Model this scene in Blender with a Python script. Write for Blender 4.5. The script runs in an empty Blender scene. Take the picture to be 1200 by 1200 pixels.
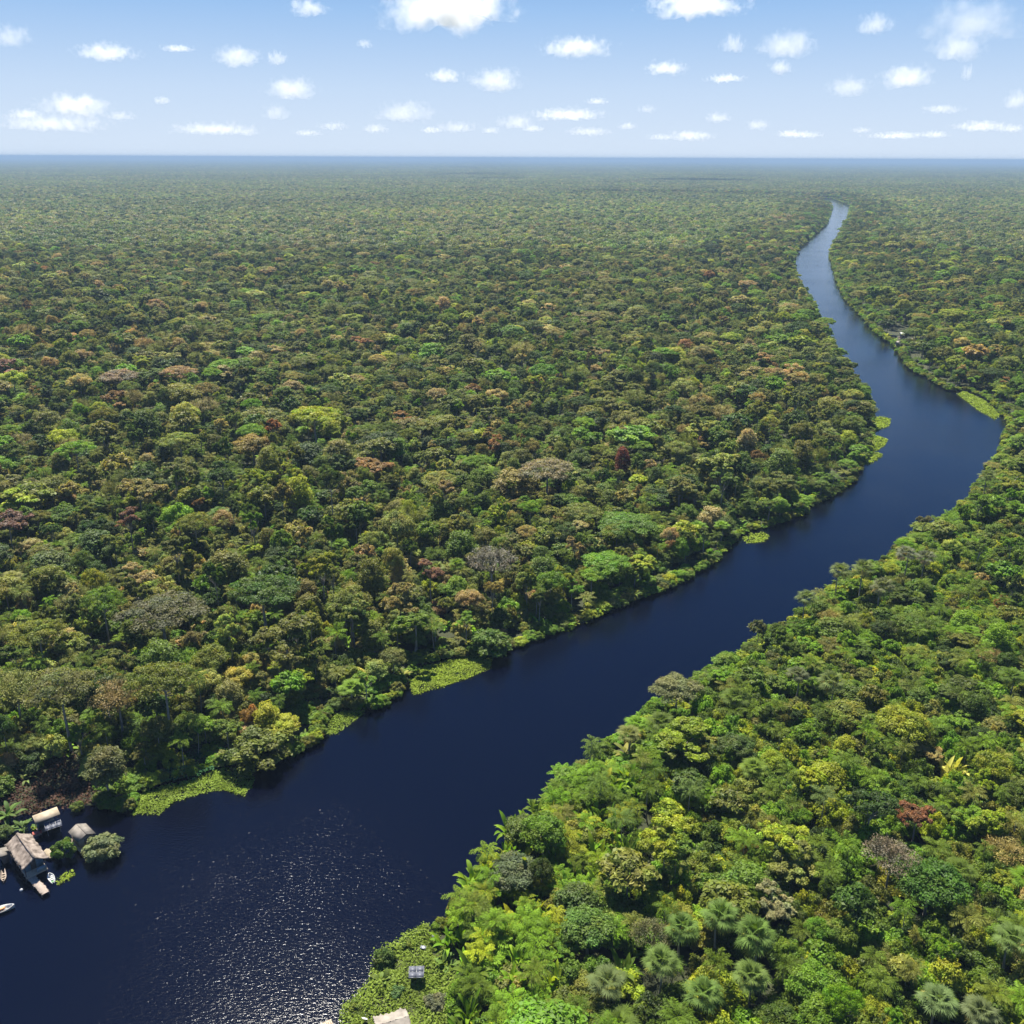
import bpy, bmesh, math, random
import numpy as np
from mathutils import Vector, Matrix, noise as mnoise
from mathutils.geometry import delaunay_2d_cdt

R_ = math.radians
SC = bpy.context.scene
COL = SC.collection

# ------------------------------------------------------------------ camera
FPX, CAM_H, PITCH, ROLL = 1110.0, 110.0, 20.5, 0.24
cd = bpy.data.cameras.new('camera')
cam = bpy.data.objects.new('camera', cd)
COL.objects.link(cam)
cd.sensor_fit = 'HORIZONTAL'
cd.angle = 2 * math.atan(600 / FPX)
cd.clip_start, cd.clip_end = 0.5, 200000
CM = Matrix.Translation((0, 0, CAM_H)) @ Matrix.Rotation(R_(90 - PITCH), 4, 'X') @ Matrix.Rotation(R_(ROLL), 4, 'Z')
cam.matrix_world = CM
SC.camera = cam
RM = np.array(CM.to_3x3())

# ------------------------------------------------------------------ light and exposure
SUN_EL, SUN_AZ = 59.0, -19.0          # azimuth measured from the view heading (+Y), negative = to the left
w = bpy.data.worlds.new('World')
SC.world = w
w.use_nodes = True
wn = w.node_tree.nodes
bg = wn['Background']
sky = wn.new('ShaderNodeTexSky')
sky.sky_type = 'NISHITA'
sky.sun_disc = False
sky.sun_elevation = R_(SUN_EL)
sky.sun_rotation = R_(SUN_AZ)
sky.altitude = 100
sky.air_density, sky.dust_density, sky.ozone_density = 1.0, 0.05, 4.0
wl_ = w.node_tree.links
tcw = wn.new('ShaderNodeTexCoord'); sx = wn.new('ShaderNodeSeparateXYZ')
wl_.new(tcw.outputs['Generated'], sx.inputs[0])
ramp = wn.new('ShaderNodeValToRGB')                 # pale band of air low over the horizon, linear radiance
ce_ = ramp.color_ramp.elements
ce_[0].color, ce_[1].color = (.60, .69, .81, 1), (.030, .135, .43, 1)
for p_, c_ in ((.17, (.48, .61, .79)), (.36, (.29, .47, .74)), (.6, (.09, .25, .58))):
    e_ = ce_.new(p_)
    e_.color = (*c_, 1)
mr_ = wn.new('ShaderNodeMapRange'); mr_.inputs[1].default_value = 0; mr_.inputs[2].default_value = .36
wl_.new(sx.outputs['Z'], mr_.inputs[0]); wl_.new(mr_.outputs[0], ramp.inputs[0])
sc1 = wn.new('ShaderNodeVectorMath'); sc1.operation = 'SCALE'; sc1.inputs['Scale'].default_value = 7.7
wl_.new(ramp.outputs[0], sc1.inputs[0])
mf_ = wn.new('ShaderNodeMapRange'); mf_.interpolation_type = 'SMOOTHSTEP'; mf_.inputs[1].default_value = .5; mf_.inputs[2].default_value = .95
wl_.new(sx.outputs['Z'], mf_.inputs[0])
mxw = wn.new('ShaderNodeMix'); mxw.data_type = 'RGBA'
wl_.new(mf_.outputs[0], mxw.inputs[0]); wl_.new(sc1.outputs[0], mxw.inputs[6]); tn_ = wn.new('ShaderNodeVectorMath'); tn_.operation = 'MULTIPLY'; tn_.inputs[1].default_value = (.66, .80, 1.0)
wl_.new(sky.outputs[0], tn_.inputs[0]); wl_.new(tn_.outputs[0], mxw.inputs[7])
wl_.new(mxw.outputs[2], bg.inputs['Color'])
bg.inputs['Strength'].default_value = 0.055
sd = bpy.data.lights.new('sun', 'SUN')
sd.energy, sd.angle, sd.color = 5.0, R_(0.53), (1.0, 0.95, 0.85)
so = bpy.data.objects.new('sun', sd)
COL.objects.link(so)
sv = Vector((math.sin(R_(SUN_AZ)) * math.cos(R_(SUN_EL)), math.cos(R_(SUN_AZ)) * math.cos(R_(SUN_EL)), math.sin(R_(SUN_EL))))
so.rotation_euler = sv.to_track_quat('Z', 'Y').to_euler()
so.location = (0, 0, 300)
SC.view_settings.view_transform = 'Standard'
SC.view_settings.look = 'None'
SC.view_settings.exposure = 1.5
SC.view_settings.gamma = 1.0
SC.view_settings.use_curve_mapping = False
cy = SC.cycles
cy.max_bounces, cy.diffuse_bounces, cy.glossy_bounces, cy.transmission_bounces = 16, 3, 2, 3
cy.volume_bounces, cy.transparent_max_bounces = 16, 16
cy.use_denoising = True
cy.denoiser = 'OPENIMAGEDENOISE'
cy.denoising_input_passes = 'RGB_ALBEDO_NORMAL'
cy.denoising_prefilter = 'ACCURATE'
cy.sample_clamp_indirect = 5.0
cy.sample_clamp_direct = 2.5

# ------------------------------------------------------------------ helpers
def unproj(px, py, z=0.0):
    """The point at height z that stands where the survey picture (1200 px wide) shows it."""
    d = RM @ np.array([(px - 600) / FPX, (600 - py) / FPX, -1.0])
    t = (z - CAM_H) / d[2]
    return float(d[0] * t), float(d[1] * t)

def proj(X, Y, Z):
    P = np.stack([X, Y, Z - CAM_H], -1) @ RM
    dep = -P[..., 2]
    dep = np.where(dep < 1e-3, 1e-3, dep)
    return 600 + FPX * P[..., 0] / dep, 600 - FPX * P[..., 1] / dep, -P[..., 2]

def tag(o, label=None, cat=None, group=None, kind=None):
    if label: o['label'] = label
    if cat: o['category'] = cat
    if group: o['group'] = group
    if kind: o['kind'] = kind
    return o

def empty(name, loc=(0, 0, 0), rz=0.0, sc=(1, 1, 1)):
    o = bpy.data.objects.new(name, None)
    o.empty_display_size = 0.2
    COL.objects.link(o)
    o.location, o.rotation_euler, o.scale = loc, (0, 0, rz), sc
    return o

def link(name, me, parent=None):
    o = bpy.data.objects.new(name, me)
    COL.objects.link(o)
    o.parent = parent
    return o

def build_mesh(name, V, F, col=None, mats=(), midx=None, smooth=False):
    """V (n,3), F (m,4) quads."""
    V = np.asarray(V, np.float32)
    F = np.asarray(F, np.int32)
    me = bpy.data.meshes.new(name)
    me.vertices.add(len(V))
    me.vertices.foreach_set('co', V.ravel())
    me.loops.add(F.size)
    me.loops.foreach_set('vertex_index', F.ravel())
    me.polygons.add(len(F))
    me.polygons.foreach_set('loop_start', np.arange(0, F.size, F.shape[1], dtype=np.int32))
    for m in mats: me.materials.append(m)
    if midx is not None: me.polygons.foreach_set('material_index', np.asarray(midx, np.int32))
    if smooth: me.polygons.foreach_set('use_smooth', np.ones(len(F), bool))
    if col is not None:
        a = me.attributes.new('lcol', 'FLOAT_COLOR', 'POINT')
        c = np.ones((len(V), 4), np.float32)
        c[:, :3] = col
        a.data.foreach_set('color', c.ravel())
    me.update(calc_edges=True)
    return me

def unit(v):
    return v / np.maximum(np.linalg.norm(v, axis=-1, keepdims=True), 1e-9)

def leaves(C, N, L, W, rng, dirs=None, droop=0.12):
    """Pointed leaf faces at C with normals N; returns V (4n,3), F (n,4)."""
    n = len(C)
    N = unit(N)
    t = rng.normal(size=(n, 3)) if dirs is None else dirs
    t = unit(t - (t * N).sum(1, keepdims=True) * N)
    b = np.cross(N, t)
    L = np.broadcast_to(np.asarray(L, float).reshape(-1, 1), (n, 1))
    W = np.broadcast_to(np.asarray(W, float).reshape(-1, 1), (n, 1))
    V = np.empty((n, 4, 3))
    V[:, 0] = C - t * L * .5
    V[:, 1] = C + b * W * .5 + t * L * .08
    V[:, 2] = C + t * L * .5 - N * L * droop
    V[:, 3] = C - b * W * .5 + t * L * .08
    F = np.arange(4 * n).reshape(n, 4)
    return V.reshape(-1, 3), F

def tube(pts, rad, seg=6):
    pts = np.asarray(pts, float)
    rad = np.asarray(rad, float)
    k = len(pts)
    tan = unit(np.gradient(pts, axis=0))
    ref = np.where(np.abs(tan[:, 2:3]) > .9, np.array([[1., 0, 0]]), np.array([[0., 0, 1]]))
    u = unit(np.cross(tan, ref))
    v = np.cross(tan, u)
    a = np.linspace(0, 2 * np.pi, seg, endpoint=False)
    V = pts[:, None] + rad[:, None, None] * (np.cos(a)[None, :, None] * u[:, None] + np.sin(a)[None, :, None] * v[:, None])
    F = []
    for i in range(k - 1):
        for j in range(seg):
            F.append((i * seg + j, i * seg + (j + 1) % seg, (i + 1) * seg + (j + 1) % seg, (i + 1) * seg + j))
    return V.reshape(-1, 3), np.array(F)

class Acc:
    """Collects quads with a colour factor per vertex and a material index per face."""
    def __init__(s): s.V, s.F, s.C, s.M, s.n = [], [], [], [], 0
    def add(s, V, F, col=(1, 1, 1), m=0):
        V = np.asarray(V, float)
        s.V.append(V)
        s.F.append(np.asarray(F) + s.n)
        s.C.append(np.broadcast_to(np.asarray(col, float), (len(V), 3)))
        s.M.append(np.full(len(F), m))
        s.n += len(V)
    def box(s, c, d, col=(1, 1, 1), m=0, M=None):
        x = np.array([(i, j, k) for i in (-.5, .5) for j in (-.5, .5) for k in (-.5, .5)]) * np.array(d)
        if M is not None: x = x @ np.array(M).T
        F = [(0, 1, 3, 2), (4, 6, 7, 5), (0, 4, 5, 1), (2, 3, 7, 6), (0, 2, 6, 4), (1, 5, 7, 3)]
        s.add(x + np.array(c), F, col, m)
    def mesh(s, name, mats, smooth=False):
        return build_mesh(name, np.concatenate(s.V), np.concatenate(s.F), np.concatenate(s.C), mats, np.concatenate(s.M), smooth)

# ------------------------------------------------------------------ materials
def new_mat(name):
    m = bpy.data.materials.new(name)
    m.use_nodes = True
    return m, m.node_tree.nodes, m.node_tree.links

def foliage_mat(name, rough=.55, spec=.2, trans=.42):
    m, n, l = new_mat(name)
    p = n['Principled BSDF']
    out = n['Material Output']
    ti = n.new('ShaderNodeAttribute'); ti.attribute_type = 'INSTANCER'; ti.attribute_name = 'tcol'
    lc = n.new('ShaderNodeAttribute'); lc.attribute_type = 'GEOMETRY'; lc.attribute_name = 'lcol'
    mx = n.new('ShaderNodeVectorMath'); mx.operation = 'MULTIPLY'
    l.new(ti.outputs['Color'], mx.inputs[0]); l.new(lc.outputs['Color'], mx.inputs[1])
    l.new(mx.outputs[0], p.inputs['Base Color'])
    p.inputs['Roughness'].default_value = rough
    p.inputs['Specular IOR Level'].default_value = spec
    tr = n.new('ShaderNodeBsdfTranslucent')
    m2 = n.new('ShaderNodeVectorMath'); m2.operation = 'MULTIPLY'
    m2.inputs[1].default_value = (1.25, 1.3, 0.6)
    l.new(mx.outputs[0], m2.inputs[0]); l.new(m2.outputs[0], tr.inputs['Color'])
    ms = n.new('ShaderNodeMixShader'); ms.inputs[0].default_value = trans
    l.new(p.outputs[0], ms.inputs[1]); l.new(tr.outputs[0], ms.inputs[2])
    l.new(ms.outputs[0], out.inputs['Surface'])
    return m

def noise_mat(name, c1, c2, scale=3.0, rough=.8, bump=0.0, stretch=(1, 1, 1), spec=.3, metal=0.0):
    m, n, l = new_mat(name)
    p = n['Principled BSDF']
    tc = n.new('ShaderNodeTexCoord')
    mp = n.new('ShaderNodeMapping'); mp.inputs['Scale'].default_value = stretch
    nz = n.new('ShaderNodeTexNoise'); nz.inputs['Scale'].default_value = scale; nz.inputs['Detail'].default_value = 6
    cr = n.new('ShaderNodeValToRGB')
    cr.color_ramp.elements[0].position, cr.color_ramp.elements[1].position = .32, .68
    cr.color_ramp.elements[0].color = (*c1, 1); cr.color_ramp.elements[1].color = (*c2, 1)
    l.new(tc.outputs['Object'], mp.inputs[0]); l.new(mp.outputs[0], nz.inputs['Vector'])
    l.new(nz.outputs['Fac'], cr.inputs[0]); l.new(cr.outputs[0], p.inputs['Base Color'])
    p.inputs['Roughness'].default_value = rough
    p.inputs['Specular IOR Level'].default_value = spec
    p.inputs['Metallic'].default_value = metal
    if bump:
        b = n.new('ShaderNodeBump'); b.inputs['Strength'].default_value = bump; b.inputs['Distance'].default_value = .05
        l.new(nz.outputs['Fac'], b.inputs['Height']); l.new(b.outputs[0], p.inputs['Normal'])
    return m

M_LEAF = foliage_mat('leaf')
M_PALM = foliage_mat('palm_leaf', rough=.6, spec=.1, trans=.34)
M_BARK = noise_mat('bark', (.16, .14, .11), (.34, .31, .26), 2.0, .9, .4, (1, 1, .25))
M_GROUND = noise_mat('forest_floor', (.018, .024, .009), (.040, .042, .016), .08, .95, .3)
M_WOOD = noise_mat('weathered_wood', (.22, .17, .12), (.42, .34, .26), 2.5, .85, .3, (1, 6, 6))
M_DARKWOOD = noise_mat('dark_wood', (.07, .055, .045), (.15, .12, .10), 2.5, .85, .3, (1, 6, 6))
M_BLUEWALL = noise_mat('blue_grey_boards', (.10, .16, .20), (.17, .24, .28), 2.0, .7, .2, (1, 1, 6))
M_THATCH = noise_mat('thatch', (.075, .058, .046), (.26, .215, .18), 1.3, .95, .6, (1, 1, 1))
M_TANROOF = noise_mat('tan_roof', (.24, .19, .13), (.36, .30, .21), 1.2, .7, .1)
M_GREYROOF = noise_mat('grey_roof', (.10, .09, .075), (.20, .175, .15), 1.2, .8, .1)
M_TARP = noise_mat('pale_tarp', (.16, .14, .115), (.27, .24, .20), .9, .75, .2)
M_WHITE = noise_mat('white_paint', (.40, .40, .39), (.58, .58, .56), 3.0, .5, 0)
M_HULLGREEN = noise_mat('green_paint', (.12, .30, .12), (.25, .45, .22), 3.0, .5, 0)
M_ORANGE = noise_mat('orange_paint', (.52, .20, .07), (.62, .30, .12), 3.0, .5, 0)
M_RED = noise_mat('red_paint', (.30, .07, .05), (.40, .12, .09), 3.0, .6, 0)
M_STEEL = noise_mat('galvanised', (.30, .31, .32), (.42, .43, .44), 6.0, .4, 0, metal=.6)
M_HULLPALE = noise_mat('pale_pink_wood', (.24, .19, .155), (.36, .30, .25), 2.0, .7, .1, (1, 5, 5))

M_PANEL = noise_mat('solar_cells', (.085, .09, .11), (.10, .105, .13), 8.0, .5)

def water_mat():
    m, n, l = new_mat('black_water')
    p = n['Principled BSDF']
    p.inputs['Base Color'].default_value = (.0008, .0013, .0055, 1)
    p.inputs['Roughness'].default_value = .07
    p.inputs['IOR'].default_value = 1.333
    g = n.new('ShaderNodeNewGeometry')
    mp = n.new('ShaderNodeMapping'); mp.inputs['Rotation'].default_value = (0, 0, R_(35)); mp.inputs['Scale'].default_value = (1, 1.9, 1)
    l.new(g.outputs['Position'], mp.inputs[0])
    n1 = n.new('ShaderNodeTexNoise'); n1.inputs['Scale'].default_value = 1.25; n1.inputs['Detail'].default_value = 3; n1.inputs['Roughness'].default_value = .62
    n2 = n.new('ShaderNodeTexNoise'); n2.inputs['Scale'].default_value = .02; n2.inputs['Detail'].default_value = 3
    l.new(mp.outputs[0], n1.inputs['Vector']); l.new(g.outputs['Position'], n2.inputs['Vector'])
    r = n.new('ShaderNodeMapRange'); r.inputs[1].default_value = .35; r.inputs[2].default_value = .65; r.inputs[3].default_value = .6; r.inputs[4].default_value = 1.0
    l.new(n2.outputs['Fac'], r.inputs[0])
    b = n.new('ShaderNodeBump'); b.inputs['Distance'].default_value = .061
    l.new(r.outputs[0], b.inputs['Strength'])
    l.new(n1.outputs['Fac'], b.inputs['Height']); l.new(b.outputs[0], p.inputs['Normal'])
    return m
M_WATER = water_mat()

# ------------------------------------------------------------------ the river and the ground
def path(pts, z): return [unproj(x, y, z) for x, y in pts]
BL = path([(966, 262), (966, 250), (966, 262), (955, 275), (935, 292), (931, 305), (933, 325), (945, 345), (960, 372), (970, 395), (985, 420), (1003, 445), (1020, 470),
           (1023, 490), (1024, 508), (1019, 530), (1010, 550), (992, 570), (960, 590), (930, 608), (905, 618), (876, 622), (850, 647),
           (820, 670), (780, 692), (740, 707), (700, 722), (670, 737), (640, 747), (612, 758), (580, 768), (555, 767), (520, 773), (490, 781), (476, 797), (468, 817),
           (440, 832), (425, 834), (405, 831), (385, 839), (378, 868), (350, 884), (330, 893), (298, 900), (262, 896), (225, 911), (192, 917), (165, 928), (152, 950), (110, 950), (60, 950), (20, 962), (-30, 975)], 0)[3:]
BL = [(270, 3140), (720, 3030), (893, 2925), (770, 2400), (640, 2010), (560, 1770)] + BL + [(-125, 118), (-170, 95), (-260, 30), (-330, -40)]
BR = path([(990, 262), (985, 275), (976, 287), (973, 300), (980, 330), (990, 350), (1010, 372), (1028, 392), (1050, 408), (1057, 420), (1066, 433), (1092, 447), (1110, 458), (1124, 458), (1138, 459), (1156, 467), (1172, 484), (1180, 496)], 0)
BR += path([(1178, 508), (1168, 525), (1150, 550), (1138, 572), (1100, 597), (1070, 612), (1040, 642), (980, 668), (940, 703), (880, 735), (830, 770), (800, 792),
            (745, 830), (700, 868), (668, 880), (640, 915), (590, 975), (550, 1015), (525, 1050)], 4.5)
BR += path([(508, 1085), (495, 1092), (470, 1105), (440, 1105), (432, 1130), (430, 1160), (404, 1187), (396, 1215)], 0.3)
BR = [(300, 3260), (760, 3130), (925, 3050), (948, 2960), (842, 2480), (696, 2060), (600, 1780)] + BR + [(-32, 78), (-60, 55), (-130, 0), (-200, -60)]
BL, BR = np.array(BL), np.array(BR)
RIVER = np.concatenate([BL, BR[::-1]])

def in_poly(X, Y, poly):
    poly = np.asarray(poly)
    c = np.zeros(np.shape(X), bool)
    j = len(poly) - 1
    for i in range(len(poly)):
        xi, yi = poly[i]; xj, yj = poly[j]
        if yi != yj:
            c ^= ((yi > Y) != (yj > Y)) & (X < (xj - xi) * (Y - yi) / (yj - yi) + xi)
        j = i
    return c

def dist_line(X, Y, P):
    d = np.full(np.shape(X), 1e18)
    for a, b in zip(P[:-1], P[1:]):
        ab = b - a
        t = np.clip(((X - a[0]) * ab[0] + (Y - a[1]) * ab[1]) / (ab @ ab), 0, 1)
        d = np.minimum(d, (X - a[0] - t * ab[0]) ** 2 + (Y - a[1] - t * ab[1]) ** 2)
    return np.sqrt(d)

def offset(P, d):
    t = np.gradient(P, axis=0)
    t = unit(t)
    return P + d * np.stack([-t[:, 1], t[:, 0]], -1)

def rough(P, step=6.0, amp=1.6, seed=1):
    out = [P[0]]
    for a, b in zip(P[:-1], P[1:]):
        n = max(1, int(min(np.linalg.norm(b - a) / step, 12)))
        for k in range(1, n + 1):
            q = a + (b - a) * k / n
            if k < n: q = q + amp * np.array([math.sin(q[0] * .41 + q[1] * .23 + seed) + .6 * math.sin(q[0] * .9 - q[1] * .7), math.sin(q[0] * .31 - q[1] * .37 + seed * 2) + .6 * math.sin(q[1] * .83 + q[0] * .67)]) * .55
            out.append(q)
    return np.array(out)

BLr, BRr = rough(BL, seed=1), rough(BR, seed=9)
# left bank runs far -> near, the river on its left-hand side as one walks is towards BR
def make_ground():
    G = 60000.0
    pl, pr = BLr, BRr
    rim = np.concatenate([offset(pl, -2.5), offset(pr, 2.5)[::-1]])
    bed = np.concatenate([offset(pl, 1.8), offset(pr, -1.8)[::-1]])
    vs = [(-G, -3000), (G, -3000), (G, G), (-G, G)]
    n0 = len(vs); vs += [tuple(p) for p in rim]
    n1 = len(vs); vs += [tuple(p) for p in bed]
    n2 = len(vs)
    ed = [(n0 + i, n0 + (i + 1) % (n1 - n0)) for i in range(n1 - n0)] + [(n1 + i, n1 + (i + 1) % (n2 - n1)) for i in range(n2 - n1)]
    ed += [(0, 1), (1, 2), (2, 3), (3, 0)]
    V, _, F, *_ = delaunay_2d_cdt([Vector(v) for v in vs], ed, [], 1, 1e-4)
    V = np.array([(v[0], v[1]) for v in V])
    inside = in_poly(V[:, 0], V[:, 1], np.concatenate([pl, pr[::-1]]))
    Z = np.where(inside, -1.6, 0.5)
    me = bpy.data.meshes.new('ground')
    me.from_pydata([(x, y, z) for (x, y), z in zip(V, Z)], [], [list(f) for f in F])
    me.materials.append(M_GROUND)
    me.update()
    tag(link('ground', me), kind='structure')
    P = np.concatenate([offset(pl, -2.0), offset(pr, 2.0)[::-1]])
    k = len(P)
    V, _, F, *_ = delaunay_2d_cdt([Vector(p) for p in P], [(i, (i + 1) % k) for i in range(k)], [], 1, 1e-4)
    me = bpy.data.meshes.new('river')
    me.from_pydata([(v[0], v[1], 0) for v in V], [], [list(f) if True else f for f in F])
    bm = bmesh.new(); bm.from_mesh(me)
    for f in bm.faces:
        if f.normal.z < 0: f.normal_flip()
    bm.to_mesh(me); bm.free()
    me.materials.append(M_WATER)
    tag(link('river', me), 'dark navy river winding through the forest', kind='structure')
make_ground()

# ------------------------------------------------------------------ plant prototypes
def crown(seed, R, D, z0, nclump, nleaf, L, form='dome', big=False):
    """Leaf clumps over an uneven dome: R radius, D depth, z0 height of its lower rim."""
    rng = np.random.default_rng(seed)
    acc = Acc()
    n = 0
    cs = []
    tries = 0
    while n < nclump and tries < 4000:
        tries += 1
        a = rng.uniform(0, 2 * np.pi)
        if form == 'flat':
            r = R * math.sqrt(rng.uniform(0, 1)) * .92
            z = D * (.75 - .45 * (r / R) ** 2 + rng.uniform(-.16, .16))
            rc = R * rng.uniform(.16, .27)
        elif form == 'tall':
            t = rng.uniform(0, 1)
            r = R * (.35 + .6 * math.sin(math.pi * min(t * .85 + .15, 1))) * rng.uniform(.5, .8)
            z = D * t * .85
            rc = R * rng.uniform(.34, .5)
        else:
            e = math.asin(rng.uniform(-.05, 1))
            k = rng.uniform(.55, .86)
            r = R * math.cos(e) * k
            z = D * (.22 + .62 * math.sin(e) * k)
            rc = R * rng.uniform(.2, .36)
        c = np.array([r * math.cos(a) * (1 + .12 * math.sin(2 * a + seed)), r * math.sin(a), z])
        if any(np.linalg.norm(c - q[0]) < .55 * (rc + q[1]) for q in cs) and tries < 3000:
            continue
        cs.append((c, rc)); n += 1
    wts = np.array([q[1] ** 2 for q in cs]); wts /= wts.sum()
    for (c, rc), wt in zip(cs, wts):
        m = int(nleaf * wt)
        d = unit(rng.normal(size=(m, 3)))
        d[:, 2] = np.where(d[:, 2] < -.35, -d[:, 2], d[:, 2])
        lump = 1 + .22 * np.sin(d[:, 0] * 4 + c[0] * 3) * np.sin(d[:, 1] * 4 + c[1] * 3 + seed)
        rad = rc * rng.uniform(.55, 1.08, (m, 1)) * lump[:, None]
        sq = np.array([1.08, 1.08, .78 if form != 'flat' else .5])
        P = c + d * rad * sq + np.array([0, 0, z0])
        N = d * .9 + np.array([0, 0, .55]) + rng.normal(size=(m, 3)) * .55
        sz = L * rng.uniform(.65, 1.35, m)
        V, F = leaves(P, N, sz, sz * (.62 if not big else .5), rng)
        tone = rng.uniform(.78, 1.25)
        hue = rng.normal(0, .07)
        k = tone * rng.uniform(.7, 1.35, (m, 1)) * np.array([[1 + hue, 1, 1 - hue * .5]])
        acc.add(V, F, np.repeat(k, 4, 0))
    return acc, cs

def trunk_acc(seed, H, top, r0, cs=None, z0=0, limbs=6):
    rng = np.random.default_rng(seed + 77)
    acc = Acc()
    k = 6
    t = np.linspace(0, 1, k)
    bend = rng.normal(0, .35, 2)
    pts = np.stack([bend[0] * np.sin(t * 2.4), bend[1] * np.sin(t * 2.1), t * top], -1)
    acc.add(*tube(pts, r0 * (1 - .55 * t) + np.where(t == 0, r0 * .35, 0), 7))
    if cs:
        for i in rng.permutation(len(cs))[:limbs]:
            c = cs[i][0] + np.array([0, 0, z0])
            s = pts[-2] + (pts[-1] - pts[-2]) * rng.uniform(0, 1)
            mid = (s + c) / 2 + np.array([0, 0, -.08 * np.linalg.norm(c - s)])
            acc.add(*tube([s, mid, c], [r0 * .38, r0 * .24, r0 * .08], 5))
    return acc

def twigs(seed, R, D, z0, n=260):
    rng = np.random.default_rng(seed)
    acc = Acc()
    base = np.array([0, 0, z0 - .2 * D])
    for i in range(9):
        a = rng.uniform(0, 6.28); e = rng.uniform(.25, 1.35)
        tip = np.array([R * .7 * math.cos(e) * math.cos(a), R * .7 * math.cos(e) * math.sin(a), z0 + D * (.15 + .62 * math.sin(e))])
        acc.add(*tube([base, (base + tip) / 2 + rng.normal(0, .2, 3), tip], [.14, .09, .04], 4), (1, 1, 1))
        for j in range(n // 9):
            s = tip + (base - tip) * rng.uniform(0, .4)
            d = unit(tip - base + rng.normal(size=3) * R * .55)
            e2 = s + d * R * rng.uniform(.2, .5)
            acc.add(*tube([s, (s + e2) / 2 + rng.normal(0, .08, 3), e2], [.035, .028, .015], 3), rng.uniform(.75, 1.25) * np.ones(3))
    return acc

def feather_crown(seed, L=2.8, nf=11, z=0.0, acc=None, off=(0, 0), wide=.085, up=.9):
    rng = np.random.default_rng(seed)
    acc = acc or Acc()
    for i in range(nf):
        a = i * 2.399 + rng.uniform(-.2, .2)
        el = up + .35 - 1.25 * (i / nf) + rng.uniform(-.12, .12)
        Lf = L * rng.uniform(.85, 1.15)
        k = 12
        s = np.linspace(0, 1, k)
        ang = el - 1.55 * s ** 1.4
        dr = np.cumsum(np.cos(ang)) / k * Lf
        dz = np.cumsum(np.sin(ang)) / k * Lf
        h = np.array([math.cos(a), math.sin(a), 0])
        side = np.array([-math.sin(a), math.cos(a), 0])
        P = np.array([off[0], off[1], z]) + dr[:, None] * h + dz[:, None] * np.array([0, 0, 1])
        tone = rng.uniform(.8, 1.25)
        acc.add(*tube(P, .035 * (1.1 - s), 3), np.array([1.3, 1.2, .9]) * tone)
        m = 24
        u = np.linspace(.14, .99, m)
        B = np.stack([np.interp(u, s, P[:, q]) for q in range(3)], -1)
        T = unit(np.stack([np.interp(u, s, np.gradient(P[:, q])) for q in range(3)], -1))
        up_ = np.cross(T, side)
        for sg in (-1, 1):
            dl = unit(side * sg * .85 + T * .55 - up_ * -.1 + np.array([0, 0, -.42]) + rng.normal(0, .16, (m, 3)))
            ll = Lf * .27 * np.sin(np.pi * (u * .8 + .15)) * rng.uniform(.85, 1.15, m)
            C = B + dl * ll[:, None] * .5
            nn = unit(np.cross(T, dl)); nn = nn * np.sign(nn[:, 2:3] + 1e-6)
            V, F = leaves(C, nn, ll, wide * np.ones(m), rng, dirs=dl, droop=.12)
            acc.add(V, F, np.repeat(tone * rng.uniform(.85, 1.18, (m, 1)) * np.ones(3), 4, 0))
    return acc

def fan_crown(seed, z, nl=22, Rf=1.55, pet=1.9):
    rng = np.random.default_rng(seed)
    acc = Acc()
    for i in range(nl):
        f = i / (nl - 1)
        a = i * 2.399 + rng.uniform(-.25, .25)
        el = 1.5 - 2.15 * f ** .9 + rng.uniform(-.1, .1)
        d = np.array([math.cos(el) * math.cos(a), math.cos(el) * math.sin(a), math.sin(el)])
        hub = np.array([0, 0, z]) + d * pet * (.35 + .65 * min(1, f * 1.5)) * rng.uniform(.85, 1.1)
        acc.add(*tube([np.array([0, 0, z]), (hub + np.array([0, 0, z])) / 2 + np.array([0, 0, .06]), hub], [.05, .04, .03], 3), (1.1, 1.1, .8))
        side = unit(np.cross(d, [0, 0, 1.0]) + 1e-6)
        nrm = unit(np.cross(side, d))
        m = 22
        th = np.linspace(-2.1, 2.1, m) + rng.normal(0, .03, m)
        dd = np.cos(th)[:, None] * d + np.sin(th)[:, None] * side
        dd = unit(dd + np.array([0, 0, -.12]) - nrm * .18 * np.abs(np.sin(th))[:, None])
        ll = Rf * rng.uniform(.85, 1.1, m) * (1 - .12 * np.abs(th) / 2.1)
        dead = f > .86 and rng.uniform() < .6
        tone = rng.uniform(.85, 1.2) * (np.array([2.1, 1.35, 1.3]) if dead else np.array([1, 1, 1 + .25 * f]))
        dirn = np.cross(dd, nrm)
        wv = .085 * Rf
        # each segment: folded blade, wide in the middle, tip drooping
        V = np.empty((m, 6, 3))
        b = unit(dirn)
        V[:, 0] = hub
        V[:, 1] = hub + dd * ll[:, None] * .55 + b * wv * .5
        V[:, 2] = hub + dd * ll[:, None] * .55 - b * wv * .5
        tip = hub + dd * ll[:, None] + np.array([0, 0, -.28]) * ll[:, None] * rng.uniform(.3, 1.2, (m, 1))
        V[:, 3] = tip
        V[:, 4] = hub + dd * ll[:, None] * .55 + nrm * .04
        V[:, 5] = tip
        q = np.arange(m)[:, None] * 6
        F = np.concatenate([q + np.array([[0, 1, 3, 4]]), q + np.array([[0, 4, 5, 2]])])
        acc.add(V.reshape(-1, 3), F, np.repeat(tone * rng.uniform(.88, 1.12, (m, 1)), 6, 0))
    return acc

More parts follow.
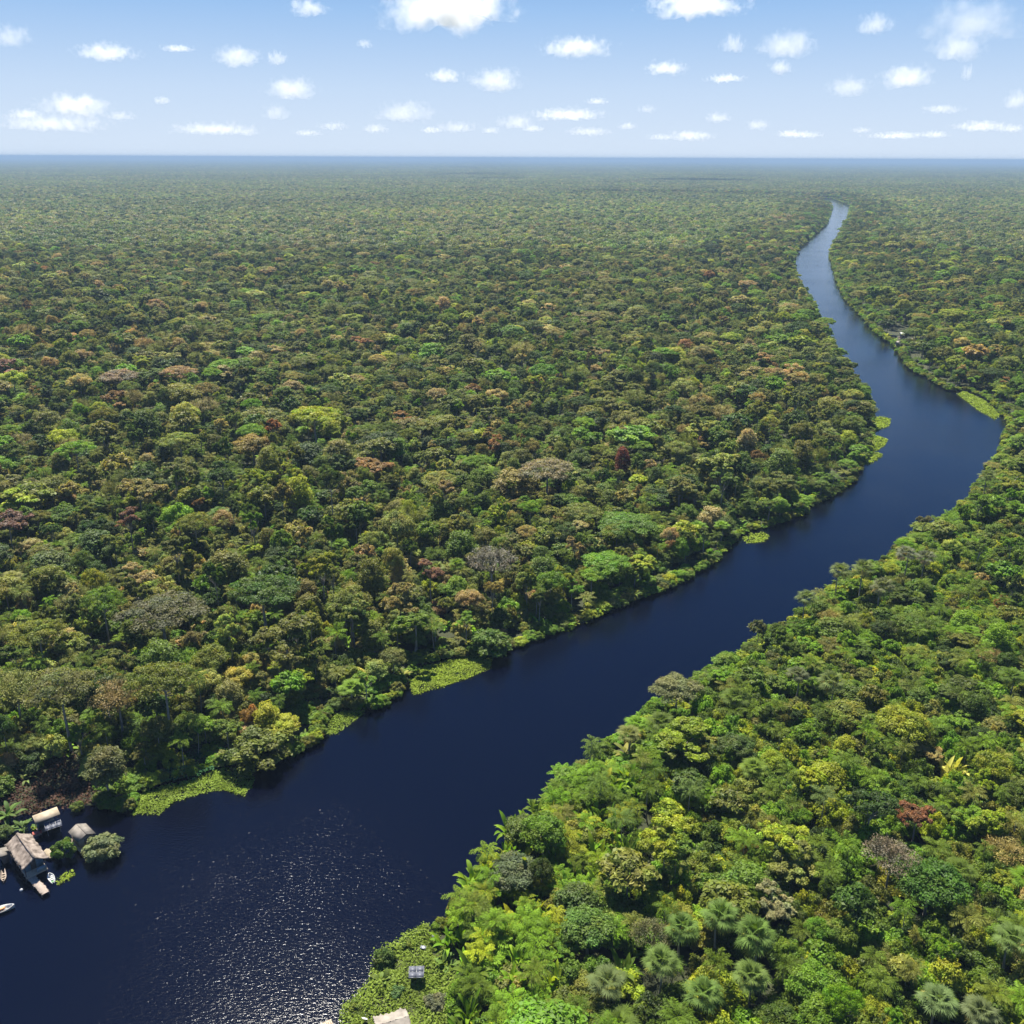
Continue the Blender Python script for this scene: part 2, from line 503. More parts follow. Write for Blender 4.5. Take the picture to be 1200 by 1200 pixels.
def blade_plant(seed, n=12, L=2.4, W=.55, z=1.0, spread=.6, el0=1.25):
    """Upright plant with long undivided leaf blades."""
    rng = np.random.default_rng(seed)
    acc = Acc()
    for i in range(n):
        a = i * 2.399 + rng.uniform(-.3, .3)
        f = i / n
        el = el0 - .75 * f + rng.uniform(-.15, .15)
        Lf = L * rng.uniform(.75, 1.15)
        k = 6
        s = np.linspace(0, 1, k)
        ang = el - (.5 + .9 * f) * s ** 1.6
        dr = np.concatenate([[0], np.cumsum(np.cos(ang[1:]))]) / k * Lf + spread * f * .5
        dz = np.concatenate([[0], np.cumsum(np.sin(ang[1:]))]) / k * Lf
        h = np.array([math.cos(a), math.sin(a), 0]); side = np.array([-math.sin(a), math.cos(a), 0])
        c0 = np.array([rng.normal(0, spread * .5), rng.normal(0, spread * .5), z * rng.uniform(.4, 1)])
        P = c0 + dr[:, None] * h + dz[:, None] * np.array([0, 0, 1])
        acc.add(*tube([np.array([c0[0] * .5, c0[1] * .5, 0]), c0, P[1]], [.05, .04, .03], 3), (1.1, 1.1, .9))
        wd = W * np.array([.12, .72, 1.0, .95, .62, .02])
        tl = side * wd[:, None] * .5
        lift = np.array([0, 0, 1]) * wd[:, None] * .16
        V = np.concatenate([P + tl + lift, P, P - tl + lift])
        F = [(j, j + 1, k + j + 1, k + j) for j in range(k - 1)] + [(k + j, k + j + 1, 2 * k + j + 1, 2 * k + j) for j in range(k - 1)]
        acc.add(V, F, rng.uniform(.75, 1.3) * np.array([1 + rng.normal(0, .06), 1, 1]))
    return acc

PROTO = bpy.data.collections.new('plant_sources')     # never linked: only feeds the forest's scatter
protos = []
def add_proto(kind, form, crown_acc, trunk, Rr, H, leafm):
    i = len(protos)
    both = Acc()
    for V, F, C, M in zip(crown_acc.V, crown_acc.F, crown_acc.C, crown_acc.M): pass
    cm = crown_acc.mesh('crown', [leafm])
    tm = trunk.mesh('trunk', [M_BARK], True) if trunk else None
    V = [np.concatenate(crown_acc.V)]; F = [np.concatenate(crown_acc.F)]; C = [np.concatenate(crown_acc.C)]; Mi = [np.zeros(len(F[0]))]
    if trunk:
        V.append(np.concatenate(trunk.V)); F.append(np.concatenate(trunk.F) + len(V[0])); C.append(np.concatenate(trunk.C)); Mi.append(np.ones(len(F[1])))
    jm = build_mesh('plant', np.concatenate(V), np.concatenate(F), np.concatenate(C), [leafm, M_BARK], np.concatenate(Mi))
    o = bpy.data.objects.new('source_%03d' % i, jm)
    PROTO.objects.link(o)
    protos.append(dict(i=i, kind=kind, form=form, crown=cm, trunk=tm, R=Rr, H=H))

for s in range(5):      # domes
    D = [5.5, 6.0, 5.0, 6.5, 5.2][s]
    a, cs = crown(10 + s, 5, D, 9, 24 + 3 * s, 8500, .42)
    add_proto('tree', 'round-crowned', a, trunk_acc(s, 14, 11, .28, cs, 9), 5, 9 + D * .9, M_LEAF)
def irregular(seed, nleaf):
    rg = np.random.default_rng(seed)
    acc, cs = Acc(), []
    k = rg.integers(4, 7)
    for q in range(k):
        r = rg.uniform(1.5, 3.0); a_ = q / k * 6.283 + rg.uniform(-.5, .5)
        ro = rg.uniform(1.2, 3.1)
        zz = 8.0 + rg.uniform(0, 4.2)
        sub, c2 = crown(seed * 17 + q, r, r * rg.uniform(.9, 1.5), zz, 9, int(nleaf * r * r / 26), .36 if q % 2 else .44)
        off_ = np.array([ro * math.cos(a_), ro * math.sin(a_), 0])
        tone = rg.uniform(.85, 1.15)
        for V, F, C in zip(sub.V, sub.F, sub.C): acc.add(V + off_, F - F.min(), C * tone)
        cs += [(c[0] + off_ + np.array([0, 0, zz]), c[1]) for c in c2]
    return acc, cs
for s in range(6):
    a, cs = irregular(300 + s, 9500)
    add_proto('tree', 'irregular', a, trunk_acc(15 + s, 12, 9, .24, cs, 0, 10), 5, 13.5, M_LEAF)
for s in range(3):      # spreading
    a, cs = crown(30 + s, 6.5, 4.5, 12, 40, 9500, .42, 'flat')
    add_proto('tree', 'flat-topped', a, trunk_acc(20 + s, 16, 13, .36, cs, 12, 10), 6.5, 15.6, M_LEAF)
for s in range(3):      # tall
    a, cs = crown(40 + s, 3.4, 9, 5, 30, 7000, .4, 'tall')
    add_proto('tree', 'narrow-crowned', a, trunk_acc(30 + s, 14, 12, .22, cs, 5), 3.4, 14, M_LEAF)
for s in range(2):      # twiggy, thin-leaved
    a, cs = crown(50 + s, 5, 6, 9, 30, 3200, .26)
    t = twigs(60 + s, 5.2, 6.2, 9, 420)
    for V, F, C in zip(t.V, t.F, t.C): a.V.append(V); a.F.append(F - 0 + 0); a.C.append(C * 1.1); a.M.append(np.zeros(len(F)))
    base = sum(len(v) for v in a.V[:-len(t.V)])
    for k in range(len(t.V)): a.F[-len(t.V) + k] = t.F[k] + base
    add_proto('tree', 'twiggy', a, trunk_acc(40 + s, 14, 9.5, .28), 5, 14.5, M_LEAF)
for s in range(3):      # large-leaved open crowns
    a, cs = crown(70 + s, 4.2, 5, 8, 26, 2000, .95, 'dome', True)
    add_proto('tree', 'large-leaved', a, trunk_acc(50 + s, 12, 10, .2, cs, 8, 12), 4.2, 12.5, M_LEAF)
for s in range(3):      # fan palms
    hz = [11.0, 9.0, 12.5][s]
    add_proto('fan_palm', 'fan-leaved', fan_crown(80 + s, hz, 24), trunk_acc(60 + s, hz, hz + .1, .2), 3.1, hz + 3, M_PALM)
for s in range(3):      # single feather palms
    hz = [8.0, 9.5, 7.0][s]
    add_proto('feather_palm', 'feather-leaved', feather_crown(90 + s, 3.0, 13, hz), trunk_acc(70 + s, hz, hz + .1, .11), 2.7, hz + 2, M_PALM)
for s in range(2):      # clumps of slender feather palms
    rng = np.random.default_rng(s + 5)
    a, t = Acc(), Acc()
    for j in range(4):
        ox, oy, hz = rng.normal(0, .9), rng.normal(0, .9), rng.uniform(4.5, 8.0)
        feather_crown(100 + s * 10 + j, 2.3, 9, hz, a, (ox, oy), .08)
        t.add(*tube([(ox * .3, oy * .3, 0), (ox * .6, oy * .6, hz * .5), (ox, oy, hz + .05)], [.09, .07, .06], 5))
    add_proto('feather_palm', 'many-stemmed feather-leaved', a, t, 2.9, 8.5, M_PALM)
for s in range(4):      # long-bladed plants
    a = blade_plant(120 + s, 15, [2.9, 2.4, 3.2, 2.5][s], [.6, .5, .7, .75][s], [1.2, .8, 1.6, .9][s], .9)
    add_proto('blade_plant', 'long-bladed', a, None, 1.9, 3.4, M_PALM)
for s in range(3):      # bushes
    a, cs = crown(140 + s, 2.5, 3.0, .1, 14, 3600, .34)
    add_proto('bush', 'rounded', a, trunk_acc(80 + s, 2, 1.6, .1, cs, .1), 2.5, 2.9, M_LEAF)
for s in range(3):      # creeper-draped heaps
    a, cs = crown(150 + s, 3.6, 6.5, .2, 30, 6500, .4)
    add_proto('bush', 'creeper-draped', a, trunk_acc(90 + s, 4, 4, .16, cs, .2), 3.6, 6.2, M_LEAF)
BY = {}
for p in protos: BY.setdefault((p['kind'], p['form']), []).append(p['i'])
RAD = np.array([p['R'] for p in protos]); HGT = np.array([p['H'] for p in protos])
N_SINGLE = len(protos)

# ------------------------------------------------------------------ colours of plants
PAL = {  # word, linear base colour
    'olive': (.080, .094, .030), 'dark green': (.030, .052, .018), 'grey-green': (.095, .110, .050), 'mid green': (.055, .088, .022),
    'bright green': (.075, .135, .020), 'yellow-green': (.135, .165, .024), 'brownish': (.118, .108, .055), 'grey-brown': (.165, .145, .105),
    'russet': (.13, .080, .050), 'dusky pink': (.165, .13, .10), 'pale green': (.15, .17, .075), 'golden': (.14, .135, .035)}
WORDS = list(PAL)
PALA = np.array([PAL[k] for k in WORDS]) * np.array([1.62, 1.50, .76])
W_LEFT = np.array([.26, .12, .18, .19, .06, .045, .05, .05, .008, .018, .05, .004])
W_RIGHT = np.array([.12, .12, .04, .25, .30, .14, .006, .008, .002, .0, .03, .001])

# ------------------------------------------------------------------ where plants stand
CLEAR = [[unproj(*p) for p in ((22, 925), (35, 900), (80, 893), (108, 912), (122, 948), (138, 955), (120, 1000), (60, 1010), (-40, 1060), (-40, 985))],   # riverside houses
         [unproj(*p) for p in ((390, 1330), (395, 1185), (428, 1100), (505, 1082), (527, 1120), (530, 1165), (540, 1300))],           # solar panel plot
         [unproj(*p) for p in ((1036, 388), (1068, 386), (1072, 400), (1052, 406))]]                                                  # far houses
rng = np.random.default_rng(7)

def grid(sp, y0, y1, keep, spread=.72):
    """Jittered points in the wedge seen by the camera, with margins."""
    xs = np.arange(-y1 * spread - 60, y1 * spread + 60, sp)
    ys = np.arange(y0, y1, sp)
    X, Y = np.meshgrid(xs, ys)
    X = X + rng.uniform(-.48, .48, X.shape) * sp; Y = Y + rng.uniform(-.48, .48, Y.shape) * sp
    m = (np.abs(X) < Y.clip(60) * spread + 45) & (rng.uniform(size=X.shape) < keep)
    return X[m], Y[m]

def fbm(X, Y, s, seed):
    """Cheap smooth noise from summed sines, about -1..1."""
    r = np.random.default_rng(seed)
    v = 0
    for k in range(7):
        a = r.uniform(0, 6.28); f = s * r.uniform(.6, 2.2)
        v = v + np.sin((X * math.cos(a) + Y * math.sin(a)) * f + r.uniform(0, 6.28)) / (1 + .5 * k)
    return v / 2.2

PX, PY, PI, PS, PZ, PC, PR = [], [], [], [], [], [], []     # x, y, prototype, xy scale, z scale, colour index, radius
DETAIL = 1150.0
def side_left(X, Y): return dist_line(X, Y, BL) < dist_line(X, Y, BR)

def put(X, Y, layer):
    dL, dR = dist_line(X, Y, BLr), dist_line(X, Y, BRr)
    left = dL < dR
    ds = np.minimum(dL, dR)
    inside = in_poly(X, Y, np.concatenate([BLr, BRr[::-1]]))
    ok = ~inside
    near_right = ~left & (Y < 360)
    for poly in CLEAR: ok &= ~in_poly(X, Y, poly)
    n = len(X)
    u = rng.uniform(size=n)
    idx = np.zeros(n, int); sx = np.ones(n); sz = np.ones(n)
    hn = fbm(X, Y, .035, 3)
    pn = fbm(X, Y, .05, 11)
    for i in np.nonzero(ok)[0]:
        Lf, d = left[i], ds[i]
        if layer == 'A':
            if d < (4 if Lf else 3): ok[i] = False; continue
            t = rng.uniform()
            if Lf: f = 'irregular' if t < .42 else 'round-crowned' if t < .58 else 'flat-topped' if t < .68 else 'narrow-crowned' if t < .8 else 'twiggy' if t < .88 else 'large-leaved'
            else: f = 'irregular' if t < .45 else 'round-crowned' if t < .57 else 'flat-topped' if t < .64 else 'narrow-crowned' if t < .76 else 'twiggy' if t < .80 else 'large-leaved'
            idx[i] = rng.choice(BY['tree', f])
            r = float(np.clip(rng.lognormal(1.52, .28), 3.0, 8.5)) * (1.0 if Lf or Y[i] > 300 else .76)
            sx[i] = r / RAD[idx[i]]
            h = (13.5 + 3.5 * hn[i] + .55 * (r - 4.5) + rng.normal(0, 1.3))
            if near_right[i]: h = 10.0 + 2.2 * hn[i] + .5 * (r - 4) + rng.normal(0, 1.2); h *= min(1, .72 + d / 55)
            elif Lf: h *= min(1, .62 + d / 28)
            else: h *= min(1, .6 + d / 40)
            sz[i] = max(h, 4.5) / HGT[idx[i]]
            if d < r * .55: sx[i] *= .7
        elif layer == 'B':
            if d < 1.6: ok[i] = False; continue
            t = rng.uniform()
            pal = .28 + .2 * max(0, pn[i]) if not near_right[i] else .54 + .25 * max(0, pn[i])
            if t < pal:
                if rng.uniform() < (.3 if pn[i] > .3 else .10): idx[i] = rng.choice(BY['fan_palm', 'fan-leaved'])
                else: idx[i] = rng.choice(BY['feather_palm', 'feather-leaved'])
                r = RAD[idx[i]] * rng.uniform(.8, 1.15)
                h = rng.uniform(7.5, 12.5) if not near_right[i] else rng.uniform(6, 10.5)
            else:
                q = rng.uniform()
                f = 'irregular' if q < .4 else 'round-crowned' if q < .55 else 'narrow-crowned' if q < .75 else 'large-leaved' if q < .92 else 'twiggy'
                idx[i] = rng.choice(BY['tree', f])
                r = rng.uniform(2.2, 3.9)
                h = rng.uniform(8, 12.5) if not near_right[i] else rng.uniform(5, 9.5)
            h *= min(1, .55 + d / 22)
            sx[i] = r / RAD[idx[i]]; sz[i] = h / HGT[idx[i]]
        else:
            t = rng.uniform()
            if d < .6: ok[i] = False; continue
            if layer == 'D' and d >= 7: t *= .34
            if d < 7:
                idx[i] = rng.choice(BY['bush', 'rounded'] + BY['bush', 'creeper-draped'][:1]) if t < .8 else rng.choice(BY['blade_plant', 'long-bladed'])
                r = rng.uniform(1.4, 2.6); h = r * rng.uniform(.8, 1.25)
            elif t < .34:
                idx[i] = rng.choice(BY['bush', 'creeper-draped']); r = rng.uniform(2.2, 3.6); h = rng.uniform(4, 7.5)
            elif t < .58:
                idx[i] = rng.choice(BY['feather_palm', 'many-stemmed feather-leaved'] + BY['feather_palm', 'feather-leaved']); r = rng.uniform(2, 2.9); h = rng.uniform(5, 8.5)
            elif t < .78:
                idx[i] = rng.choice(BY['blade_plant', 'long-bladed']); r = rng.uniform(1.6, 2.6); h = rng.uniform(3, 5)
            else:
                idx[i] = rng.choice(BY['tree', 'large-leaved'] + BY['tree', 'round-crowned']); r = rng.uniform(1.8, 2.8); h = rng.uniform(5, 8)
            sx[i] = r / RAD[idx[i]]; sz[i] = h / HGT[idx[i]]
    wl = np.cumsum(W_LEFT / W_LEFT.sum()); wr = np.cumsum(W_RIGHT / W_RIGHT.sum())
    mixr = np.where(left, 0.0, np.clip(1.15 - (Y - 150) / 500, .15, 1))
    ci = np.where(rng.uniform(size=n) < mixr, np.searchsorted(wr, u), np.searchsorted(wl, u))
    # shore plants are fresher green
    fresh = (ds < 9) & (rng.uniform(size=n) < .7)
    ci = np.where(fresh, rng.choice([3, 4, 4, 5], n), ci)
    kinds = np.array([protos[k]['kind'] for k in idx])
    pl = (kinds == 'fan_palm') | (kinds == 'feather_palm') | (kinds == 'blade_plant')
    ci = np.where(pl, rng.choice([3, 3, 4, 2, 3], n), ci)
    tw = np.array([protos[k]['form'] == 'twiggy' for k in idx])
    ci = np.where(tw, rng.choice([7, 2, 2, 0], n), ci)
    m = ok
    PX.append(X[m]); PY.append(Y[m]); PI.append(idx[m]); PS.append(sx[m]); PZ.append(sz[m]); PC.append(ci[m])

put(*grid(11.0, 50, DETAIL, .72), 'A')
put(*grid(6.6, 50, DETAIL, .8), 'B')
put(*grid(4.4, 50, 520, .85), 'C')
put(*grid(6.5, 520, DETAIL, .8), 'C')
X, Y = grid(3.0, 70, 330, .9, .75)
m = (dist_line(X, Y, BL) > dist_line(X, Y, BR)) | (rng.uniform(size=len(X)) < .6)
put(X[m], Y[m], 'D')
def shore(P, sgn, y0, y1, step, r0, r1):
    d = np.concatenate([[0], np.cumsum(np.linalg.norm(np.diff(P, axis=0), axis=1))])
    t = np.arange(0, d[-1], step)
    t = t + rng.uniform(-.5, .5, len(t)) * step
    x, y = np.interp(t, d, P[:, 0]), np.interp(t, d, P[:, 1])
    nx = np.interp(t, d, unit(np.gradient(P, axis=0))[:, 0]); ny = np.interp(t, d, unit(np.gradient(P, axis=0))[:, 1])
    o_ = rng.uniform(.1, 1.6, len(t)) * r0 * 1.2 * sgn
    x, y = x - ny * o_, y + nx * o_
    m = (y > y0) & (y < y1) & (np.abs(x) < np.maximum(y, 60) * .72 + 45)
    for poly in CLEAR: m &= ~in_poly(x, y, poly)
    x, y = x[m], y[m]; n = len(x)
    i_ = np.where(rng.uniform(size=n) < .8, rng.choice(BY['bush', 'rounded'] + BY['bush', 'creeper-draped'][:2], n), rng.choice(BY['blade_plant', 'long-bladed'], n))
    r_ = rng.uniform(r0, r1, n)
    PX.append(x); PY.append(y); PI.append(i_); PS.append(r_ / RAD[i_]); PZ.append(r_ * rng.uniform(.8, 1.4, n) / HGT[i_] * np.where(HGT[i_] > 3.2, 1.2, 1)); PC.append(rng.choice([0, 3, 4, 4, 5], n))
for P_, sg_ in ((BLr, -1), (BRr, 1)):
    shore(P_, sg_, 60, 480, 1.1, .9, 1.9); shore(P_, sg_, 480, 1200, 2.2, 1.6, 2.8); shore(P_, sg_, 1200, 3400, 5.0, 2.6, 4.5)
# banks beyond the detailed stretch
X, Y = grid(10.0, DETAIL, 3400, .8, .5)
near = np.minimum(dist_line(X, Y, BL), dist_line(X, Y, BR)) < 110
put(X[near], Y[near], 'A')
X, Y = grid(7.0, DETAIL, 3400, .8, .5)
near = np.minimum(dist_line(X, Y, BL), dist_line(X, Y, BR)) < 110
put(X[near], Y[near], 'B')
PX, PY, PI, PS, PZ, PC = [np.concatenate(a) for a in (PX, PY, PI, PS, PZ, PC)]

# plants that stand out: survey position of the crown, prototype, radius, height, colour word, label, name
FEAT = [
    (370, 492, 'tree', 'flat-topped', 9.5, 18, (.25, .29, .012), 'yellow-green', 'vivid lemon-green tree with a wide layered crown deep in the forest'),
    (1118, 878, 'blade_plant', 'long-bladed', 3.2, 10, (.46, .42, .09), 'golden', 'pale yellow plant with long upright blades standing out of the green right bank'),
    (1075, 955, 'tree', 'irregular', 3.8, 10.5, (.22, .10, .042), 'russet', 'orange-red leaved tree on the right bank'),
    (1045, 1005, 'tree', 'twiggy', 4.4, 11.5, (.21, .175, .115), 'grey-brown', 'grey-brown twiggy dome next to a deep green round tree'),
    (1090, 1032, 'tree', 'round-crowned', 4.8, 10.5, (.06, .125, .012), 'mid green', 'deep green round tree beside the grey-brown twiggy dome'),
    (905, 1058, 'tree', 'irregular', 4.0, 9.5, (.24, .23, .10), 'pale green', 'pale straw-green tree above the cluster of tall fan palms'),
    (730, 532, 'tree', 'narrow-crowned', 2.8, 16, (.17, .055, .035), 'russet', 'small dark red tree in the middle of the left forest'),
    (150, 612, 'tree', 'irregular', 5.5, 15, (.185, .095, .055), 'russet', 'rusty red tree on the left side of the forest'),
    (10, 608, 'tree', 'irregular', 7.0, 15, (.165, .095, .065), 'russet', 'dull red tree at the left edge of the forest'),
    (320, 498, 'tree', 'irregular', 4.5, 15, (.30, .13, .045), 'russet', 'small orange tree just left of the lemon-green tree'),
    (295, 520, 'tree', 'round-crowned', 7, 15, (.21, .155, .035), 'golden', 'golden-brown tree below and left of the lemon-green tree'),
    (505, 668, 'tree', 'irregular', 4.2, 14, (.25, .14, .09), 'dusky pink', 'salmon pink tree above the left bank'),
    (578, 655, 'tree', 'twiggy', 7.0, 16.5, (.19, .17, .13), 'grey-brown', 'large bare grey tree above the left bank'),
    (8, 432, 'tree', 'irregular', 9, 16, (.28, .16, .11), 'dusky pink', 'pinkish brown tree by the left edge, far back'),
    (210, 440, 'tree', 'flat-topped', 8, 16, (.27, .18, .085), 'dusky pink', 'sandy orange flat crown far back on the left'),
    (140, 445, 'tree', 'flat-topped', 9, 16, (.23, .18, .12), 'grey-brown', 'beige flat crown far back on the left'),
    (640, 555, 'tree', 'flat-topped', 9, 16, (.20, .17, .09), 'brownish', 'broad khaki crown in the middle of the left forest'),
    (190, 725, 'tree', 'flat-topped', 8.5, 16, (.10, .10, .045), 'olive', 'broad olive flat crown over the left forest'),
    (310, 700, 'tree', 'flat-topped', 8.0, 16, (.065, .115, .016), 'bright green', 'bright green flat crown of a spreading tree over the left forest'),
    (110, 680, 'tree', 'round-crowned', 3.0, 14, (.22, .22, .025), 'yellow-green', 'small lemon-green tree low in the left forest'),
    (72, 815, 'tree', 'flat-topped', 6.0, 17, (.14, .145, .05), 'olive', 'tall umbrella-shaped olive tree at the left, above the houses'),
    (122, 888, 'tree', 'narrow-crowned', 3.5, 11, (.115, .125, .04), 'olive', 'tree with a pale bare trunk behind the riverside houses'),
    (300, 865, 'bush', 'creeper-draped', 6.0, 7.5, (.125, .15, .022), 'yellow-green', 'large yellow-green heap of shrubs at the left waterside'),
    (575, 742, 'bush', 'creeper-draped', 5.2, 7.0, (.085, .14, .02), 'bright green', 'bright green rounded shrub on the left bank behind the long plant mat'),
    (75, 988, 'bush', 'rounded', 2.3, 3.4, (.085, .145, .022), 'bright green', 'round leafy green bush in the water beside the thatched house'),
    (118, 985, 'bush', 'creeper-draped', 3.1, 3.9, (.16, .185, .075), 'pale green', 'wide dusty green bush leaning out over the river by the houses'),
    (450, 1118, 'bush', 'rounded', 1.7, 2.6, (.085, .13, .028), 'bright green', 'round bush on the river edge left of the solar panel'),
    (448, 1140, 'blade_plant', 'long-bladed', 1.5, 2.4, (.12, .16, .03), 'yellow-green', 'broad-leaved plant below the round bush, left of the solar panel'),
    (792, 806, 'tree', 'round-crowned', 5.0, 9.5, (.155, .165, .06), 'pale green', 'pale dusty-green tree on the right river edge'),
    (888, 736, 'tree', 'large-leaved', 2.2, 9, (.12, .13, .05), 'pale green', 'slim pale tree leaning over the water on the right bank'),
    (1084, 612, 'tree', 'irregular', 2.6, 9.5, (.15, .145, .065), 'olive', 'small sparse tree standing clear against the water on the right bank'),
    (885, 1090, 'fan_palm', 'fan-leaved', 3.3, 12.5, (.095, .155, .026), 'mid green', 'tall fan palm with a bare grey trunk, in front of its cluster'),
    (845, 1072, 'fan_palm', 'fan-leaved', 3.1, 12, (.095, .155, .026), 'mid green', 'fan palm at the back of the cluster below the straw-green tree'),
    (800, 1085, 'fan_palm', 'fan-leaved', 2.9, 10.5, (.095, .155, .026), 'mid green', 'fan palm on the left of the cluster below the straw-green tree'),
    (825, 1160, 'fan_palm', 'fan-leaved', 3.0, 9, (.095, .155, .026), 'mid green', 'low fan palm in front of the cluster with yellowed lower leaves'),
    (712, 1150, 'fan_palm', 'fan-leaved', 3.0, 9.5, (.095, .125, .035), 'grey-green', 'fan palm beside a dusty olive round tree near the lower edge'),
    (1100, 1170, 'fan_palm', 'fan-leaved', 3.0, 8, (.11, .16, .045), 'pale green', 'pale fan palm low in the right-hand corner'),
    (1150, 1182, 'fan_palm', 'fan-leaved', 2.8, 8, (.105, .13, .045), 'grey-green', 'fan palm right of the pale one in the right-hand corner'),
    (985, 668, 'fan_palm', 'fan-leaved', 3.1, 13.5, (.115, .145, .036), 'grey-green', 'fan palm at the water-side end of the palm row on the right bank'),
    (1012, 664, 'fan_palm', 'fan-leaved', 3.3, 14.5, (.115, .145, .036), 'grey-green', 'tallest fan palm in the row on the right bank'),
    (1035, 684, 'fan_palm', 'fan-leaved', 3.2, 13.5, (.12, .13, .05), 'brownish', 'fan palm with tan hanging leaves in the row on the right bank'),
    (1062, 648, 'fan_palm', 'fan-leaved', 3.3, 13, (.125, .135, .07), 'grey-green', 'silvery fan palm behind the row on the right bank'),
    (1085, 652, 'fan_palm', 'fan-leaved', 3.0, 12.5, (.125, .135, .07), 'grey-green', 'silvery fan palm farther inland behind the row on the right bank'),
    (975, 795, 'fan_palm', 'fan-leaved', 3.3, 12, (.115, .145, .036), 'grey-green', 'large fan palm with drooping dry leaves inland on the right bank'),
    (935, 790, 'fan_palm', 'fan-leaved', 2.7, 10.5, (.10, .115, .045), 'grey-green', 'dark fan palm just left of the large drooping one'),
    (1158, 556, 'fan_palm', 'fan-leaved', 3.4, 13.5, (.115, .145, .036), 'grey-green', 'fan palm near the bend on the right bank'),
    (690, 1085, 'tree', 'round-crowned', 4.2, 8, (.085, .15, .018), 'bright green', 'bright green bushy tree beside the long-bladed plants'),
    (765, 1095, 'tree', 'twiggy', 3.2, 8.5, (.15, .15, .06), 'olive', 'dusty olive round tree behind the lower fan palm'),
    (702, 918, 'feather_palm', 'feather-leaved', 2.6, 9.5, (.10, .16, .026), 'mid green', 'feather palm rising over the right water edge below the pale riverside tree'),
    (728, 962, 'feather_palm', 'feather-leaved', 2.7, 10, (.10, .155, .03), 'mid green', 'tall feather palm inland of the long-bladed plants, towards the middle of the right bank'),
    (812, 925, 'feather_palm', 'feather-leaved', 2.5, 11, (.105, .15, .035), 'mid green', 'feather palm with a bare grey stem above the straw-green tree'),
    (690, 876, 'feather_palm', 'many-stemmed feather-leaved', 2.9, 8.5, (.115, .17, .03), 'bright green', 'clump of slender feather palms at the right water edge'),
    (965, 935, 'feather_palm', 'feather-leaved', 2.6, 10.5, (.11, .155, .04), 'mid green', 'feather palm left of the orange-red tree, above the other crowns'),
    (1188, 1100, 'fan_palm', 'fan-leaved', 3.0, 10.5, (.10, .15, .03), 'mid green', 'green fan palm at the right edge above the corner palms'),
    (775, 1125, 'fan_palm', 'fan-leaved', 2.9, 10, (.10, .15, .028), 'mid green', 'fan palm between the dusty olive tree and the palm cluster'),
    (880, 1140, 'fan_palm', 'fan-leaved', 2.9, 10, (.11, .16, .03), 'mid green', 'fan palm in front of the tall bare-trunked one'),
    (945, 700, 'fan_palm', 'fan-leaved', 2.9, 12, (.11, .145, .036), 'grey-green', 'lone fan palm on the right water edge below the palm row'),
    (416, 1178, 'bush', 'rounded', 1.3, 1.5, (.15, .20, .03), 'yellow-green', 'low yellow-green bush by the dish at the lower edge'),
    (512, 1172, 'bush', 'rounded', 2.0, 1.9, (.13, .135, .065), 'grey-green', 'grey-green shrub below the solar panel on its right'),
    (522, 1122, 'blade_plant', 'long-bladed', 1.8, 2.6, (.11, .17, .03), 'bright green', 'bright leafy plant right of the solar panel'),
    (478, 1106, 'bush', 'rounded', 1.2, 1.3, (.15, .20, .03), 'yellow-green', 'low bush at the water between the round bush and the pale boards'),
    (465, 1160, 'bush', 'rounded', 1.4, 1.3, (.09, .16, .04), 'mid green', 'low green bush below the solar panel on its left'),
    (8, 948, 'blade_plant', 'long-bladed', 2.0, 3.4, (.085, .14, .03), 'bright green', 'leafy banana-like plant at the left edge behind the thatched house'),
    (24, 962, 'blade_plant', 'long-bladed', 1.7, 2.8, (.10, .15, .04), 'bright green', 'leafy plant between the tan-roofed shed and the left edge'),
    (4, 972, 'bush', 'rounded', 1.9, 2.4, (.10, .14, .035), 'olive', 'olive bush at the left edge beside the thatched roof'),
    (90, 943, 'bush', 'rounded', 1.3, 1.6, (.12, .16, .03), 'yellow-green', 'small yellow-green bush on the bank right of the tan-roofed shed'),
    (52, 925, 'bush', 'rounded', 1.6, 1.8, (.12, .07, .045), 'russet', 'rusty dying bush on the cleared ground behind the shed'),
    (82, 918, 'bush', 'rounded', 2.0, 2.0, (.13, .075, .045), 'russet', 'larger rusty bush below the pale-trunked tree on the cleared ground'),
    (30, 905, 'blade_plant', 'long-bladed', 1.6, 2.6, (.14, .18, .05), 'yellow-green', 'pale leafy plant on the cleared ground behind the houses'),
    (600, 1020, 'tree', 'round-crowned', 3.8, 6.5, (.10, .125, .05), 'grey-green', 'grey-green low tree among long-bladed plants by the water'),
]
FI = len(PX)
fx, fy, fi, fs, fz, fc = [], [], [], [], [], []
for k, (px, py, kd, fm, r, h, rgb, cw, lab) in enumerate(FEAT):
    lst = BY[kd, fm]
    ii = lst[k % len(lst)]
    x, y = unproj(px, py, h * .8)
    fx.append(x); fy.append(y); fi.append(ii); fs.append(r / RAD[ii]); fz.append(h / HGT[ii]); fc.append(WORDS.index(cw))
fx, fy = np.array(fx), np.array(fy)
# room around them, and nothing tall right in front
drop = np.zeros(len(PX), bool)
for x, y, r, h in zip(fx, fy, [f[4] for f in FEAT], [f[5] for f in FEAT]):
    d = np.hypot(PX - x, PY - y)
    hh = HGT[PI] * PZ; rr = RAD[PI] * PS
    drop |= (d < r * .55 + rr * .35) & (hh > h * .35)
    vx, vy = -x / math.hypot(x, y), -y / math.hypot(x, y)
    al = (PX - x) * vx + (PY - y) * vy
    ac = np.abs((PX - x) * -vy + (PY - y) * vx)
    drop |= (al > 0) & (al < 14) & (ac < r * .8 + rr * .5) & (hh > .42 * h + al * CAM_H / math.hypot(x, y))
